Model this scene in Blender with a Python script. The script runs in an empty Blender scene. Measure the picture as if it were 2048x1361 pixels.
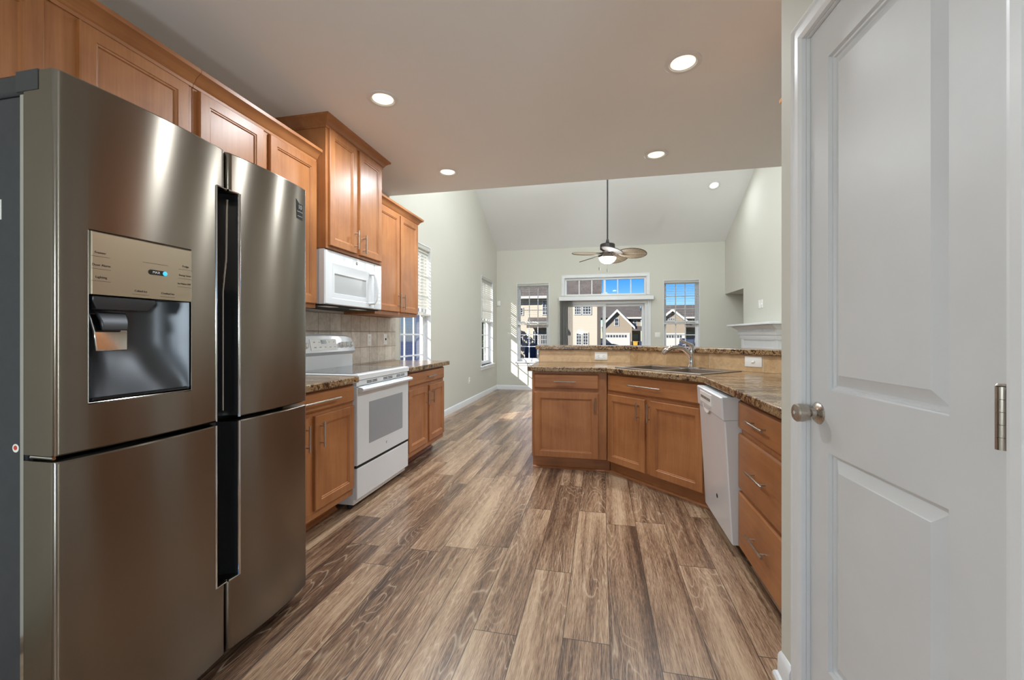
import bpy, bmesh, math, random
from mathutils import Vector, Matrix
random.seed(7)
R = math.radians
C = bpy.context.scene.collection
SC = bpy.context.scene

# ------------------------------------------------------------------ camera
cd = bpy.data.cameras.new('camera'); cam = bpy.data.objects.new('camera', cd); C.objects.link(cam)
cam.location = (0, 0, 1.2)
cam.rotation_euler = (R(90), 0, R(12.02))
cd.sensor_width = 36.0; cd.lens = 836.0 * 36.0 / 2048.0
cd.shift_y = -10.5 / 2048.0
cd.clip_start = 0.02; cd.clip_end = 400
SC.camera = cam

# ------------------------------------------------------------------ view
SC.view_settings.view_transform = 'Standard'; SC.view_settings.look = 'None'
SC.view_settings.gamma = 1.0; SC.view_settings.use_curve_mapping = False
SC.view_settings.exposure = 0.12

# ------------------------------------------------------------------ sky and sun
W = bpy.data.worlds.new('world'); SC.world = W; W.use_nodes = True
wn = W.node_tree; wn.nodes.clear()
wo = wn.nodes.new('ShaderNodeOutputWorld'); wb = wn.nodes.new('ShaderNodeBackground')
sky = wn.nodes.new('ShaderNodeTexSky'); sky.sky_type = 'NISHITA'; sky.sun_disc = False
sky.sun_elevation = R(35); sky.sun_rotation = R(221); sky.air_density = 1.0; sky.dust_density = 0.0; sky.ozone_density = 6.0
hs = wn.nodes.new('ShaderNodeHueSaturation'); hs.inputs['Saturation'].default_value = 1.5; hs.inputs['Hue'].default_value = 0.522
wn.links.new(sky.outputs[0], hs.inputs['Color']); wn.links.new(hs.outputs[0], wb.inputs[0])
wn.links.new(wb.outputs[0], wo.inputs[0]); wb.inputs[1].default_value = 0.13

def light(name, kind, loc, energy, color=(1, 1, 1), **kw):
    d = bpy.data.lights.new(name, kind); d.energy = energy; d.color = color
    o = bpy.data.objects.new(name, d); C.objects.link(o); o.location = loc
    for k, v in kw.items(): setattr(d, k, v)
    return o
sun = light('sun', 'SUN', (-6, -9, 8), 10.5, (1.0, 0.965, 0.91), angle=R(0.6))
sun.rotation_euler = Vector((0.88, 1.0, -0.68)).to_track_quat('-Z', 'Y').to_euler()

WARM = (0.88, 0.955, 1.0)
DOWNLIGHT_W = 19.0
FILL_GLOBE_W = 72.0

# ------------------------------------------------------------------ materials
def lin(c):
    return tuple((v / 255 / 12.92) if v / 255 <= 0.04045 else ((v / 255 + 0.055) / 1.055) ** 2.4 for v in c[:3]) + (1.0,)

class NT:
    def __init__(s, name):
        s.m = bpy.data.materials.new(name); s.m.use_nodes = True; s.t = s.m.node_tree; s.t.nodes.clear()
        s.out = s.n('ShaderNodeOutputMaterial'); s.b = s.n('ShaderNodeBsdfPrincipled'); s.l(s.b.outputs[0], s.out.inputs[0])
    def n(s, typ, **kw):
        x = s.t.nodes.new(typ)
        for k, v in kw.items(): setattr(x, k, v)
        return x
    def l(s, a, b): s.t.links.new(a, b)
    def set(s, x, i, v):
        if hasattr(v, 'is_linked') or hasattr(v, 'links'): s.l(v, x.inputs[i])
        else: x.inputs[i].default_value = v
    def math(s, op, a, b=0.0, c=0.0):
        x = s.n('ShaderNodeMath', operation=op); s.set(x, 0, a); s.set(x, 1, b)
        if len(x.inputs) > 2: s.set(x, 2, c)
        return x.outputs[0]
    def coords(s, kind='Object'):
        return s.n('ShaderNodeTexCoord').outputs[kind]
    def sep(s, v):
        x = s.n('ShaderNodeSeparateXYZ'); s.l(v, x.inputs[0]); return x.outputs
    def comb(s, a=0.0, b=0.0, c=0.0):
        x = s.n('ShaderNodeCombineXYZ'); s.set(x, 0, a); s.set(x, 1, b); s.set(x, 2, c); return x.outputs[0]
    def noise(s, v, scale=1.0, detail=3.0, rough=0.5, dist=0.0):
        x = s.n('ShaderNodeTexNoise'); s.l(v, x.inputs['Vector'])
        x.inputs['Scale'].default_value = scale; x.inputs['Detail'].default_value = detail
        x.inputs['Roughness'].default_value = rough; x.inputs['Distortion'].default_value = dist
        return x.outputs[0]
    def white(s, v):
        x = s.n('ShaderNodeTexWhiteNoise', noise_dimensions='3D'); s.l(v, x.inputs['Vector']); return x.outputs
    def mapping(s, v, scale=(1, 1, 1), loc=(0, 0, 0), rot=(0, 0, 0)):
        x = s.n('ShaderNodeMapping'); s.l(v, x.inputs[0]); x.inputs['Scale'].default_value = scale
        x.inputs['Location'].default_value = loc; x.inputs['Rotation'].default_value = rot; return x.outputs[0]
    def ramp(s, f, stops, interp='LINEAR'):
        x = s.n('ShaderNodeValToRGB'); x.color_ramp.interpolation = interp; e = x.color_ramp.elements
        while len(e) < len(stops): e.new(0.5)
        for i, (p, c) in enumerate(stops): e[i].position = p; e[i].color = c
        s.set(x, 0, f); return x.outputs[0]
    def mix(s, f, a, b, mode='MIX'):
        x = s.n('ShaderNodeMix', data_type='RGBA', blend_type=mode); s.set(x, 0, f); s.set(x, 6, a); s.set(x, 7, b); return x.outputs[2]
    def bump(s, h, strength=0.2, dist=0.002):
        x = s.n('ShaderNodeBump'); x.inputs['Strength'].default_value = strength; x.inputs['Distance'].default_value = dist
        s.l(h, x.inputs['Height']); s.l(x.outputs[0], s.b.inputs['Normal'])
    def p(s, **kw):
        for k, v in kw.items(): s.set(s.b, k.replace('_', ' '), v)
        return s

def plain(name, rgb, rough=0.5, metal=0.0, var=0.04, scale=6.0, emit=None, estr=0.0, coat=0.0, spec=0.5, bump=0.0):
    t = NT(name); base = lin(rgb)
    nz = t.noise(t.coords(), scale, 4.0)
    dark = tuple(max(0, v * (1 - var * 2)) for v in base[:3]) + (1,); lite = tuple(min(1, v * (1 + var * 2)) for v in base[:3]) + (1,)
    t.p(Base_Color=t.ramp(nz, [(0.3, dark), (0.7, lite)]), Roughness=rough, Metallic=metal, Coat_Weight=coat, Specular_IOR_Level=spec)
    if emit: t.p(Emission_Color=lin(emit), Emission_Strength=estr)
    if bump: t.bump(t.noise(t.coords(), scale * 40, 3.0), bump, 0.001)
    return t.m

def wall_paint(name, rgb, bump=0.08):
    t = NT(name); v = t.coords()
    n1 = t.noise(v, 1.3, 2.0); base = lin(rgb)
    t.p(Base_Color=t.mix(n1, tuple(c * 0.97 for c in base[:3]) + (1,), tuple(min(1, c * 1.03) for c in base[:3]) + (1,)), Roughness=0.75, Specular_IOR_Level=0.25)
    t.bump(t.noise(v, 160.0, 3.0), bump, 0.001)
    return t.m

def wood(name, along='Z'):
    t = NT(name); v = t.coords()
    sc = {'Z': (26, 26, 1.6), 'X': (1.6, 26, 26)}[along]
    sc2 = {'Z': (140, 140, 5), 'X': (5, 140, 140)}[along]
    info = t.n('ShaderNodeObjectInfo')
    v2 = t.n('ShaderNodeVectorMath', operation='ADD'); t.l(v, v2.inputs[0]); t.l(t.comb(t.math('MULTIPLY', info.outputs['Random'], 30.0), 0.0, t.math('MULTIPLY', info.outputs['Random'], 17.0)), v2.inputs[1])
    vv = v2.outputs[0]
    broad = t.noise(vv, 3.2, 4.0, 0.55, 0.4); grain = t.noise(t.mapping(vv, sc), 1.0, 5.0, 0.6, 0.8); fine = t.noise(t.mapping(vv, sc2), 1.0, 2.0)
    f = t.math('ADD', t.math('MULTIPLY', broad, 0.55), t.math('ADD', t.math('MULTIPLY', grain, 0.35), t.math('MULTIPLY', fine, 0.15)))
    col = t.ramp(f, [(0.30, lin((132, 81, 45))), (0.50, lin((161, 104, 61))), (0.72, lin((181, 124, 77)))])
    t.p(Base_Color=col, Roughness=0.40, Specular_IOR_Level=0.40, Coat_Weight=0.12, Coat_Roughness=0.38)
    t.bump(fine, 0.05, 0.0005)
    return t.m

def floor_planks():
    t = NT('plank_floor'); v = t.coords(); X, Y, Z = t.sep(v)
    w, L = 0.1805, 1.22
    px = t.math('DIVIDE', t.math('SUBTRACT', X, 0.0330), w); i = t.math('FLOOR', px); fx = t.math('FRACT', px)
    r1 = t.white(t.comb(i, 3.7, 0.0))[0]
    py = t.math('DIVIDE', t.math('ADD', Y, t.math('MULTIPLY', r1, L * 7.0)), L); j = t.math('FLOOR', py); fy = t.math('FRACT', py)
    wv = t.white(t.comb(i, j, 1.3)); r2 = wv[0]
    rs = t.sep(wv[1])
    ox = t.math('ADD', X, t.math('MULTIPLY', rs[0], 9.0)); oy = t.math('ADD', Y, t.math('MULTIPLY', rs[1], 23.0))
    sv = t.comb(ox, oy, t.math('MULTIPLY', rs[2], 11.0))
    # growth-ring contours: contour lines of a stretched noise field make cathedrals and knots
    field = t.noise(t.mapping(sv, (8.5, 1.0, 1)), 1.0, 1.8, 0.45, 0.5)
    ring = t.math('SINE', t.math('MULTIPLY', field, 120.0))
    ringline = t.math('POWER', t.math('MAXIMUM', ring, 0.0), 12.0)
    knot = t.ramp(t.noise(t.mapping(sv, (3.4, 0.8, 1)), 1.0, 1.0), [(0.46, (0, 0, 0, 1)), (0.56, (1, 1, 1, 1))])
    wide = t.noise(t.mapping(sv, (8.5, 0.55, 1)), 1.0, 2.5, 0.55, 0.7)
    streak = t.noise(t.mapping(sv, (52.0, 1.3, 1)), 1.0, 4.0, 0.62, 0.3)
    fine = t.noise(t.mapping(sv, (420.0, 11.0, 1)), 1.0, 3.0, 0.7)
    pore = t.noise(t.mapping(sv, (700.0, 30.0, 1)), 1.0, 2.0, 0.6)
    f = t.math('ADD', t.math('MULTIPLY', wide, 0.95), t.math('MULTIPLY', streak, 0.45))
    f = t.math('ADD', f, t.math('MULTIPLY', t.math('SUBTRACT', r2, 0.5), 0.22))
    f = t.math('ADD', f, t.math('MULTIPLY', t.math('SUBTRACT', fine, 0.5), 0.95))
    f = t.math('ADD', f, t.math('MULTIPLY', t.math('SUBTRACT', pore, 0.5), 0.5))
    f = t.math('ADD', f, t.math('MULTIPLY', ring, 0.02))
    col = t.ramp(f, [(0.42, lin((66, 47, 36))), (0.58, lin((106, 79, 60))), (0.74, lin((152, 121, 95))), (0.98, lin((190, 163, 134)))])
    col = t.mix(t.math('MULTIPLY', t.math('MULTIPLY', ringline, knot), 0.40), col, lin((205, 186, 160)))
    gx = t.math('MAXIMUM', t.math('LESS_THAN', fx, 0.010), t.math('GREATER_THAN', fx, 0.990))
    gy = t.math('MAXIMUM', t.math('LESS_THAN', fy, 0.0016), t.math('GREATER_THAN', fy, 0.9984))
    g = t.math('MAXIMUM', gx, gy)
    col = t.mix(t.math('MULTIPLY', g, 0.8), col, lin((48, 36, 29)))
    t.p(Base_Color=col, Roughness=t.math('ADD', 0.27, t.math('MULTIPLY', fine, 0.12)), Specular_IOR_Level=0.6, Coat_Weight=0.2, Coat_Roughness=0.22)
    t.bump(t.math('SUBTRACT', t.math('MULTIPLY', fine, 0.5), t.math('MULTIPLY', g, 2.0)), 0.16, 0.001)
    return t.m

def laminate(name):
    t = NT(name); v = t.coords('Generated'); v = t.coords()
    n1 = t.noise(v, 36.0, 5.0, 0.72, 1.2); n2 = t.noise(v, 84.0, 4.0, 0.75, 0.6); n3 = t.noise(t.mapping(v, (2.2, 6.0, 6.0)), 1.0, 3.0, 0.5, 1.5)
    f = t.math('ADD', t.math('MULTIPLY', n1, 0.6), t.math('ADD', t.math('MULTIPLY', n2, 0.4), t.math('MULTIPLY', t.math('SUBTRACT', n3, 0.5), 0.30)))
    col = t.ramp(f, [(0.40, lin((34, 24, 18))), (0.455, lin((80, 56, 40))), (0.495, lin((124, 92, 62))), (0.53, lin((176, 146, 102))), (0.565, lin((88, 66, 54))), (0.62, lin((190, 174, 150)))])
    t.p(Base_Color=col, Roughness=0.22, Specular_IOR_Level=0.5)
    return t.m

def tiles(name, axis_u, size_u, size_v, off_u, off_v, c_lo, c_hi, grout, gw, rough=0.4):
    t = NT(name); v = t.coords(); S = t.sep(v); U = S['XYZ'.index(axis_u)]; V = S[2]
    pu = t.math('DIVIDE', t.math('SUBTRACT', U, off_u), size_u); pv = t.math('DIVIDE', t.math('SUBTRACT', V, off_v), size_v)
    iu, iv = t.math('FLOOR', pu), t.math('FLOOR', pv); fu, fv = t.math('FRACT', pu), t.math('FRACT', pv)
    r = t.white(t.comb(iu, iv, 2.0))[0]
    n = t.noise(v, 14.0, 5.0, 0.62, 0.8); n2 = t.noise(v, 60.0, 3.0, 0.6)
    f = t.math('ADD', t.math('MULTIPLY', n, 0.7), t.math('ADD', t.math('MULTIPLY', n2, 0.25), t.math('MULTIPLY', t.math('SUBTRACT', r, 0.5), 0.2)))
    col = t.ramp(f, [(0.34, lin(c_lo)), (0.62, lin(c_hi))])
    a, b = gw / size_u, gw / size_v
    g = t.math('MAXIMUM', t.math('LESS_THAN', fu, a), t.math('LESS_THAN', fv, b))
    t.p(Base_Color=t.mix(g, col, lin(grout)), Roughness=t.math('ADD', rough, t.math('MULTIPLY', g, 0.4)))
    t.bump(t.math('SUBTRACT', t.math('MULTIPLY', n2, 0.2), g), 0.35, 0.0015)
    return t.m

def steel(name, rgb, rough, brush='Z', bump=0.02, aniso=0.0):
    t = NT(name); v = t.coords()
    sc = {'Z': (900, 900, 3), 'X': (3, 900, 900)}[brush]
    n = t.noise(t.mapping(v, sc), 1.0, 3.0, 0.6)
    t.p(Base_Color=lin(rgb), Metallic=1.0, Roughness=t.math('ADD', rough - 0.05, t.math('MULTIPLY', n, 0.10)))
    if aniso:
        tg = t.n('ShaderNodeTangent', direction_type='RADIAL', axis='Z'); t.l(tg.outputs[0], t.b.inputs['Tangent'])
        t.p(Anisotropic=aniso, Anisotropic_Rotation=0.25)
    if bump: t.bump(n, bump, 0.0004)
    return t.m

def glass(name, tint=(1, 1, 1)):
    t = NT(name); t.t.nodes.remove(t.b)
    tr = t.n('ShaderNodeBsdfTransparent'); gl = t.n('ShaderNodeBsdfGlossy'); mx = t.n('ShaderNodeMixShader')
    tr.inputs[0].default_value = tint + (1,); gl.inputs['Roughness'].default_value = 0.02
    fr = t.n('ShaderNodeFresnel'); fr.inputs[0].default_value = 1.45
    t.l(t.math('MULTIPLY', fr.outputs[0], 0.22), mx.inputs[0]); t.l(tr.outputs[0], mx.inputs[1]); t.l(gl.outputs[0], mx.inputs[2]); t.l(mx.outputs[0], t.out.inputs[0])
    return t.m

def siding(name, rgb, pitch=0.13):
    t = NT(name); v = t.coords(); Z = t.sep(v)[2]
    saw = t.math('FRACT', t.math('DIVIDE', Z, pitch))
    g = t.math('LESS_THAN', saw, 0.12)  # shadow line under each board lap, painted into the siding colour
    t.p(Base_Color=t.mix(t.math('MULTIPLY', g, 0.35), lin(rgb), lin(tuple(int(c * 0.72) for c in rgb))), Roughness=0.7)
    t.bump(saw, 0.5, 0.02)
    return t.m

def shingle(name, lo, hi):
    t = NT(name); v = t.coords()
    n = t.noise(v, 9.0, 5.0, 0.7); n2 = t.noise(v, 1.2, 2.0)
    t.p(Base_Color=t.ramp(t.math('ADD', t.math('MULTIPLY', n, 0.8), t.math('MULTIPLY', n2, 0.2)), [(0.35, lin(lo)), (0.65, lin(hi))]), Roughness=0.9)
    t.bump(n, 0.5, 0.02)
    return t.m

M = dict(
    wall=wall_paint('wall_paint', (207, 205, 194)), ceil=wall_paint('ceiling_paint', (238, 238, 237), 0.16),
    trim=plain('white_trim', (226, 227, 228), 0.35, var=0.01), door=plain('white_door_paint', (214, 215, 216), 0.36, var=0.012),
    wood=wood('maple'), woodx=wood('maple_cross', 'X'), floor=floor_planks(), lam=laminate('speckled_laminate'),
    ltile=tiles('splash_tile', 'Y', 0.1524, 0.1524, 3.745 - 0.1524 * 20, 0.924, (188, 176, 162), (220, 210, 198), (140, 114, 96), 0.004),
    btile=tiles('ledge_tile', 'X', 0.30, 0.40, -0.62, 0.75, (176, 142, 102), (208, 176, 136), (205, 188, 160), 0.003),
    steel=steel('stainless', (150, 142, 132), 0.32, 'X', 0.02), fsteel=steel('fridge_stainless', (132, 124, 114), 0.24, 'X', 0.0, 0.88), steel2=steel('stainless_panel', (164, 152, 132), 0.36, 'X', 0.02, 0.5), chrome=steel('chrome', (214, 214, 214), 0.08, bump=0),
    nickel=steel('brushed_nickel', (186, 178, 168), 0.28, bump=0), fridge=plain('fridge_side', (56, 58, 63), 0.5, 0.1, 0.05, 40, bump=0.2),
    blackg=plain('black_gloss', (30, 31, 33), 0.16, var=0), black=plain('black_rubber', (20, 20, 21), 0.6, var=0), recess=plain('recess_grey', (72, 74, 78), 0.34, 0.6, 0.02),
    white=plain('white_enamel', (222, 224, 226), 0.22, var=0.006, coat=0.3), whitep=plain('white_plastic', (238, 237, 232), 0.4, var=0.01),
    ovenglass=plain('oven_glass', (158, 162, 166), 0.16, 0, 0.03, 300), mwglass=plain('microwave_mesh', (182, 184, 184), 0.2, 0, 0.02, 300), cooktop=plain('ceramic_cooktop', (70, 66, 62), 0.06, var=0.05, scale=80, coat=0.5),
    dark=plain('dark_seam', (26, 24, 22), 0.7, var=0), glass=glass('window_glass'), bronze=plain('dark_bronze', (44, 42, 42), 0.4, 0.4, 0.04), pewter=plain('pewter', (128, 120, 116), 0.3, 0.8, 0.04),
    wicker=plain('wicker_blade', (150, 132, 108), 0.65, 0, 0.12, 60, bump=0.4), rim=plain('blade_rim', (70, 52, 42), 0.5), palew=plain('pale_blade', (196, 186, 168), 0.6, 0, 0.05, 40),
    slat=plain('blind_slat', (236, 236, 232), 0.5, var=0.005), vane=plain('vertical_vane', (176, 172, 166), 0.7, var=0.03, scale=20),
    lamp=plain('lamp_glow', (255, 250, 235), 0.4, emit=(255, 244, 214), estr=1.1), globe=plain('globe_glow', (255, 250, 240), 0.4, emit=(255, 250, 235), estr=1.0),
    blue=plain('blue_lamp', (60, 180, 230), 0.3, emit=(60, 190, 240), estr=0.8), ink=plain('ink', (34, 30, 28), 0.6, var=0), inkw=plain('white_ink', (235, 235, 235), 0.6, var=0), red=plain('red_print', (200, 60, 40), 0.5, var=0.02),
    cream=siding('cream_siding', (172, 163, 146)), beige=siding('beige_siding', (134, 123, 106)), lilac=siding('pale_siding', (228, 222, 240)), roof=shingle('roof_shingles', (52, 48, 44), (98, 91, 84)), pane=plain('dark_pane', (52, 58, 66), 0.12, 0, 0.1, 3),
    garage=plain('garage_white', (168, 167, 160), 0.5, var=0.01), grass=shingle('lawn', (84, 82, 52), (118, 110, 74)), deck=plain('deck_boards', (98, 78, 58), 0.8, 0, 0.1, 8), asphalt=plain('asphalt', (96, 96, 96), 0.9, 0, 0.08, 3),
    car=plain('car_paint', (40, 44, 52), 0.2, 0.4, 0.02, coat=0.6), bin=plain('yellow_bin', (170, 132, 40), 0.5), bindark=plain('blue_bin', (40, 48, 66), 0.5), leaf=plain('leaf_green', (84, 128, 62), 0.7, 0, 0.25, 3), soffit=plain('dark_trim', (70, 62, 56), 0.7), fence=plain('fence_white', (172, 171, 166), 0.6, var=0.01),
)

def translucent(m, rgb, fac):
    nt = m.node_tree; b = next(n for n in nt.nodes if n.type == 'BSDF_PRINCIPLED'); o = next(n for n in nt.nodes if n.type == 'OUTPUT_MATERIAL')
    tr = nt.nodes.new('ShaderNodeBsdfTranslucent'); tr.inputs[0].default_value = lin(rgb); mx = nt.nodes.new('ShaderNodeMixShader'); mx.inputs[0].default_value = fac
    nt.links.new(b.outputs[0], mx.inputs[1]); nt.links.new(tr.outputs[0], mx.inputs[2]); nt.links.new(mx.outputs[0], o.inputs[0])
translucent(M['slat'], (240, 238, 230), 0.5); translucent(M['vane'], (190, 186, 180), 0.25)

# ------------------------------------------------------------------ mesh helpers
class MB:
    def __init__(s): s.v = []; s.f = []
    def add(s, vs, fs, tf=None):
        b = len(s.v)
        s.v += [tuple(tf(v)) if tf else tuple(v) for v in vs]
        s.f += [tuple(b + i for i in f) for f in fs]
        return s
    def box(s, x0, x1, y0, y1, z0, z1, tf=None):
        return s.add([(x, y, z) for z in (z0, z1) for x, y in ((x0, y0), (x1, y0), (x1, y1), (x0, y1))],
                     [(0, 3, 2, 1), (4, 5, 6, 7), (0, 1, 5, 4), (1, 2, 6, 5), (2, 3, 7, 6), (3, 0, 4, 7)], tf)
    def prism(s, poly, z0, z1, tf=None):
        n = len(poly)
        return s.add([(x, y, z0) for x, y in poly] + [(x, y, z1) for x, y in poly],
                     [tuple(reversed(range(n))), tuple(range(n, 2 * n))] + [(i, (i + 1) % n, n + (i + 1) % n, n + i) for i in range(n)], tf)
    def loft(s, loops, cap0=True, cap1=True, closed=True, tf=None):
        n = len(loops[0]); vs = [p for l in loops for p in l]; fs = []
        for k in range(len(loops) - 1):
            for i in range(n if closed else n - 1):
                j = (i + 1) % n; fs.append((k * n + i, k * n + j, (k + 1) * n + j, (k + 1) * n + i))
        if cap0: fs.append(tuple(reversed(range(n))))
        if cap1: fs.append(tuple((len(loops) - 1) * n + i for i in range(n)))
        return s.add(vs, fs, tf)
    def tube(s, pts, r, n=10, tf=None, caps=True):
        pts = [Vector(p) for p in pts]; rs = r if isinstance(r, (list, tuple)) else [r] * len(pts); loops = []; up = None
        for i, p in enumerate(pts):
            d = (pts[min(i + 1, len(pts) - 1)] - pts[max(i - 1, 0)]).normalized()
            if up is None: up = Vector((0, 0, 1)) if abs(d.z) < 0.9 else Vector((1, 0, 0))
            a = d.cross(up).normalized(); b = a.cross(d).normalized(); up = b
            loops.append([tuple(p + (a * math.cos(2 * math.pi * k / n) + b * math.sin(2 * math.pi * k / n)) * rs[i]) for k in range(n)])
        return s.loft(loops, caps, caps, tf=tf)
    def lathe(s, prof, c=(0, 0, 0), n=24, tf=None, cap0=True, cap1=True):
        return s.loft([[(c[0] + r * math.cos(2 * math.pi * k / n), c[1] + r * math.sin(2 * math.pi * k / n), c[2] + z) for k in range(n)] for r, z in prof], cap0, cap1, tf=tf)
    def rects(s, rings, cap0=True, cap1=True, tf=None):
        """nested rectangles in the x-z plane: (x0, x1, z0, z1, y)"""
        return s.loft([[(a, y, c), (b, y, c), (b, y, d), (a, y, d)] for a, b, c, d, y in rings], cap0, cap1, tf=tf)
    def sweep(s, path, prof, tf=None, caps=True):
        """profile (outward, z) swept along an open x-y path whose outward side is to the right of travel, mitred"""
        loops = []; P = [Vector((p[0], p[1])) for p in path]
        for i, p in enumerate(P):
            ns = []
            if i > 0: d = (P[i] - P[i - 1]).normalized(); ns.append(Vector((d.y, -d.x)))
            if i < len(P) - 1: d = (P[i + 1] - P[i]).normalized(); ns.append(Vector((d.y, -d.x)))
            m = ns[0] if len(ns) == 1 else (ns[0] + ns[1]) / (1 + ns[0].dot(ns[1]))
            loops.append([(p.x + m.x * o, p.y + m.y * o, z) for o, z in prof])
        return s.loft(loops, caps, caps, tf=tf)
    def holed(s, outer, holes, z0, z1, tf=None):
        bm = bmesh.new(); edges = []
        for lp in [outer] + holes:
            vs = [bm.verts.new((x, y, z0)) for x, y in lp]
            edges += [bm.edges.new((vs[i], vs[(i + 1) % len(vs)])) for i in range(len(vs))]
        r = bmesh.ops.triangle_fill(bm, use_beauty=True, use_dissolve=False, edges=edges)
        fs = [g for g in r['geom'] if isinstance(g, bmesh.types.BMFace)]
        e = bmesh.ops.extrude_face_region(bm, geom=fs)
        bmesh.ops.translate(bm, vec=(0, 0, z1 - z0), verts=[g for g in e['geom'] if isinstance(g, bmesh.types.BMVert)])
        bm.verts.index_update()
        s.add([tuple(v.co) for v in bm.verts], [tuple(v.index for v in f.verts) for f in bm.faces], tf); bm.free(); return s
    def build(s, name, mat, parent=None, bevel=0.0, smooth=True, angle=35, seg=2):
        me = bpy.data.meshes.new(name); me.from_pydata(s.v, [], s.f)
        bm = bmesh.new(); bm.from_mesh(me); bmesh.ops.recalc_face_normals(bm, faces=bm.faces); bm.to_mesh(me); bm.free()
        me.materials.append(mat)
        if smooth:
            for p in me.polygons: p.use_smooth = True
            me.set_sharp_from_angle(angle=R(angle))
        o = bpy.data.objects.new(name, me); C.objects.link(o)
        if parent: o.parent = parent
        if bevel:
            b = o.modifiers.new('bevel', 'BEVEL'); b.width = bevel; b.segments = seg; b.limit_method = 'ANGLE'; b.angle_limit = R(40)
        return o

def tag(o, label, cat, group=None, kind=None):
    o['label'] = label; o['category'] = cat
    if group: o['group'] = group
    if kind: o['kind'] = kind
    return o
def thing(name, label, cat, loc=(0, 0, 0), rz=0.0, group=None, kind=None):
    o = bpy.data.objects.new(name, None); C.objects.link(o); o.empty_display_size = 0.1
    o.location = loc; o.rotation_euler = (0, 0, R(rz)); return tag(o, label, cat, group, kind)
def struct(name, mb, mat, label, cat, **kw):
    return tag(mb.build(name, mat, **kw), label, cat, kind='structure')
def children(o): return [c for c in bpy.data.objects if c.parent == o]
def copy_tree(o, loc=None, rz=None, label=None, parent=None):
    c = o.copy(); C.objects.link(c)
    if parent: c.parent = parent
    if loc is not None: c.location = loc
    if rz is not None: c.rotation_euler = (0, 0, R(rz))
    if label: c['label'] = label
    for ch in children(o): copy_tree(ch, parent=c)
    return c
def text(name, body, size, loc, rot, mat, parent, align='CENTER'):
    cu = bpy.data.curves.new(name, 'FONT'); cu.body = body; cu.size = size; cu.align_x = align; cu.align_y = 'CENTER'; cu.extrude = 0.0002
    tmp = bpy.data.objects.new(name, cu); me = bpy.data.meshes.new_from_object(tmp); bpy.data.objects.remove(tmp); me.materials.append(mat)
    o = bpy.data.objects.new(name, me); C.objects.link(o); o.parent = parent; o.location = loc; o.rotation_euler = rot
    return o

# ------------------------------------------------------------------ the setting
LW, FY, RWX, CZ, KE = -2.25, 8.95, 2.395, 2.71, 4.17      # left wall, far wall, living right wall, kitchen ceiling, ceiling edge
BACK, SIDE = -3.4, 2.395
vz = lambda y: 3.045 + 0.484 * (FY - y)
RY = 5.6                                                     # ridge of the vault

def wall_rects(u0, u1, z0, z1, holes):
    """split a wall into rectangles around its openings (u0,u1,z0,z1)"""
    us = sorted({u0, u1} | {h[0] for h in holes} | {h[1] for h in holes}); out = []
    for a, b in zip(us, us[1:]):
        cuts = sorted([(h[2], h[3]) for h in holes if h[0] <= a + 1e-6 and h[1] >= b - 1e-6]); z = z0
        for c, d in cuts:
            if c > z + 1e-6: out.append((a, b, z, c))
            z = d
        if z < z1 - 1e-6: out.append((a, b, z, z1))
    return out

struct('floor', MB().box(LW - 0.2, RWX + 0.9, BACK - 0.2, FY + 0.2, -0.12, 0), M['floor'], 'weathered brown and tan wood plank floor running through kitchen to far room', 'floor', smooth=False)
struct('ceiling', MB().box(LW - 0.15, RWX + 0.15, BACK - 0.15, KE, CZ, CZ + 0.25), M['ceil'], 'flat grey white kitchen ceiling above the cabinets', 'ceiling', smooth=False)
mb = MB()
mb.prism([(KE - 0.1, 4.0), (RY, vz(RY)), (FY + 0.2, vz(FY + 0.2)), (FY + 0.2, vz(FY + 0.2) + 0.2), (RY, vz(RY) + 0.25), (KE - 0.1, 4.3)], LW - 0.15, RWX + 0.15, tf=lambda p: (p[2], p[0], p[1]))
struct('ceiling_living', mb, M['ceil'], 'sloping vaulted ceiling of the far living room', 'ceiling', smooth=False)
W1 = (4.40, 5.29, 0.60, 2.37); W2 = (7.73, 8.60, 0.60, 2.35)      # left wall windows, along y
mb = MB()
for a, b, c, d in wall_rects(BACK, FY, -0.1, 3.045, [W1, W2]): mb.box(LW - 0.16, LW, a, b, c, d)
mb.prism([(KE - 0.1, 3.045), (FY, 3.045), (RY, vz(RY)), (KE - 0.1, 4.1)], LW - 0.16, LW, tf=lambda p: (p[2], p[0], p[1]))
struct('wall_left', mb, M['wall'], 'pale grey wall behind the range with two blind covered windows', 'wall', smooth=False)
W3 = (-1.80, -1.09, 0.62, 2.32); TR = (-0.76, 0.91, 2.03, 2.40); SD = (-0.80, 0.93, 0.02, 1.91); W5 = (1.24, 1.93, 0.62, 2.31)
mb = MB()
for a, b, c, d in wall_rects(LW - 0.16, 3.05, -0.1, 3.045, [W3, (TR[0], TR[1], SD[2], TR[3]) if 0 else TR, SD, W5]): mb.box(a, b, FY, FY + 0.16, c, d)
struct('wall_far', mb, M['wall'], 'far living room wall with windows and sliding glass door', 'wall', smooth=False)
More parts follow.
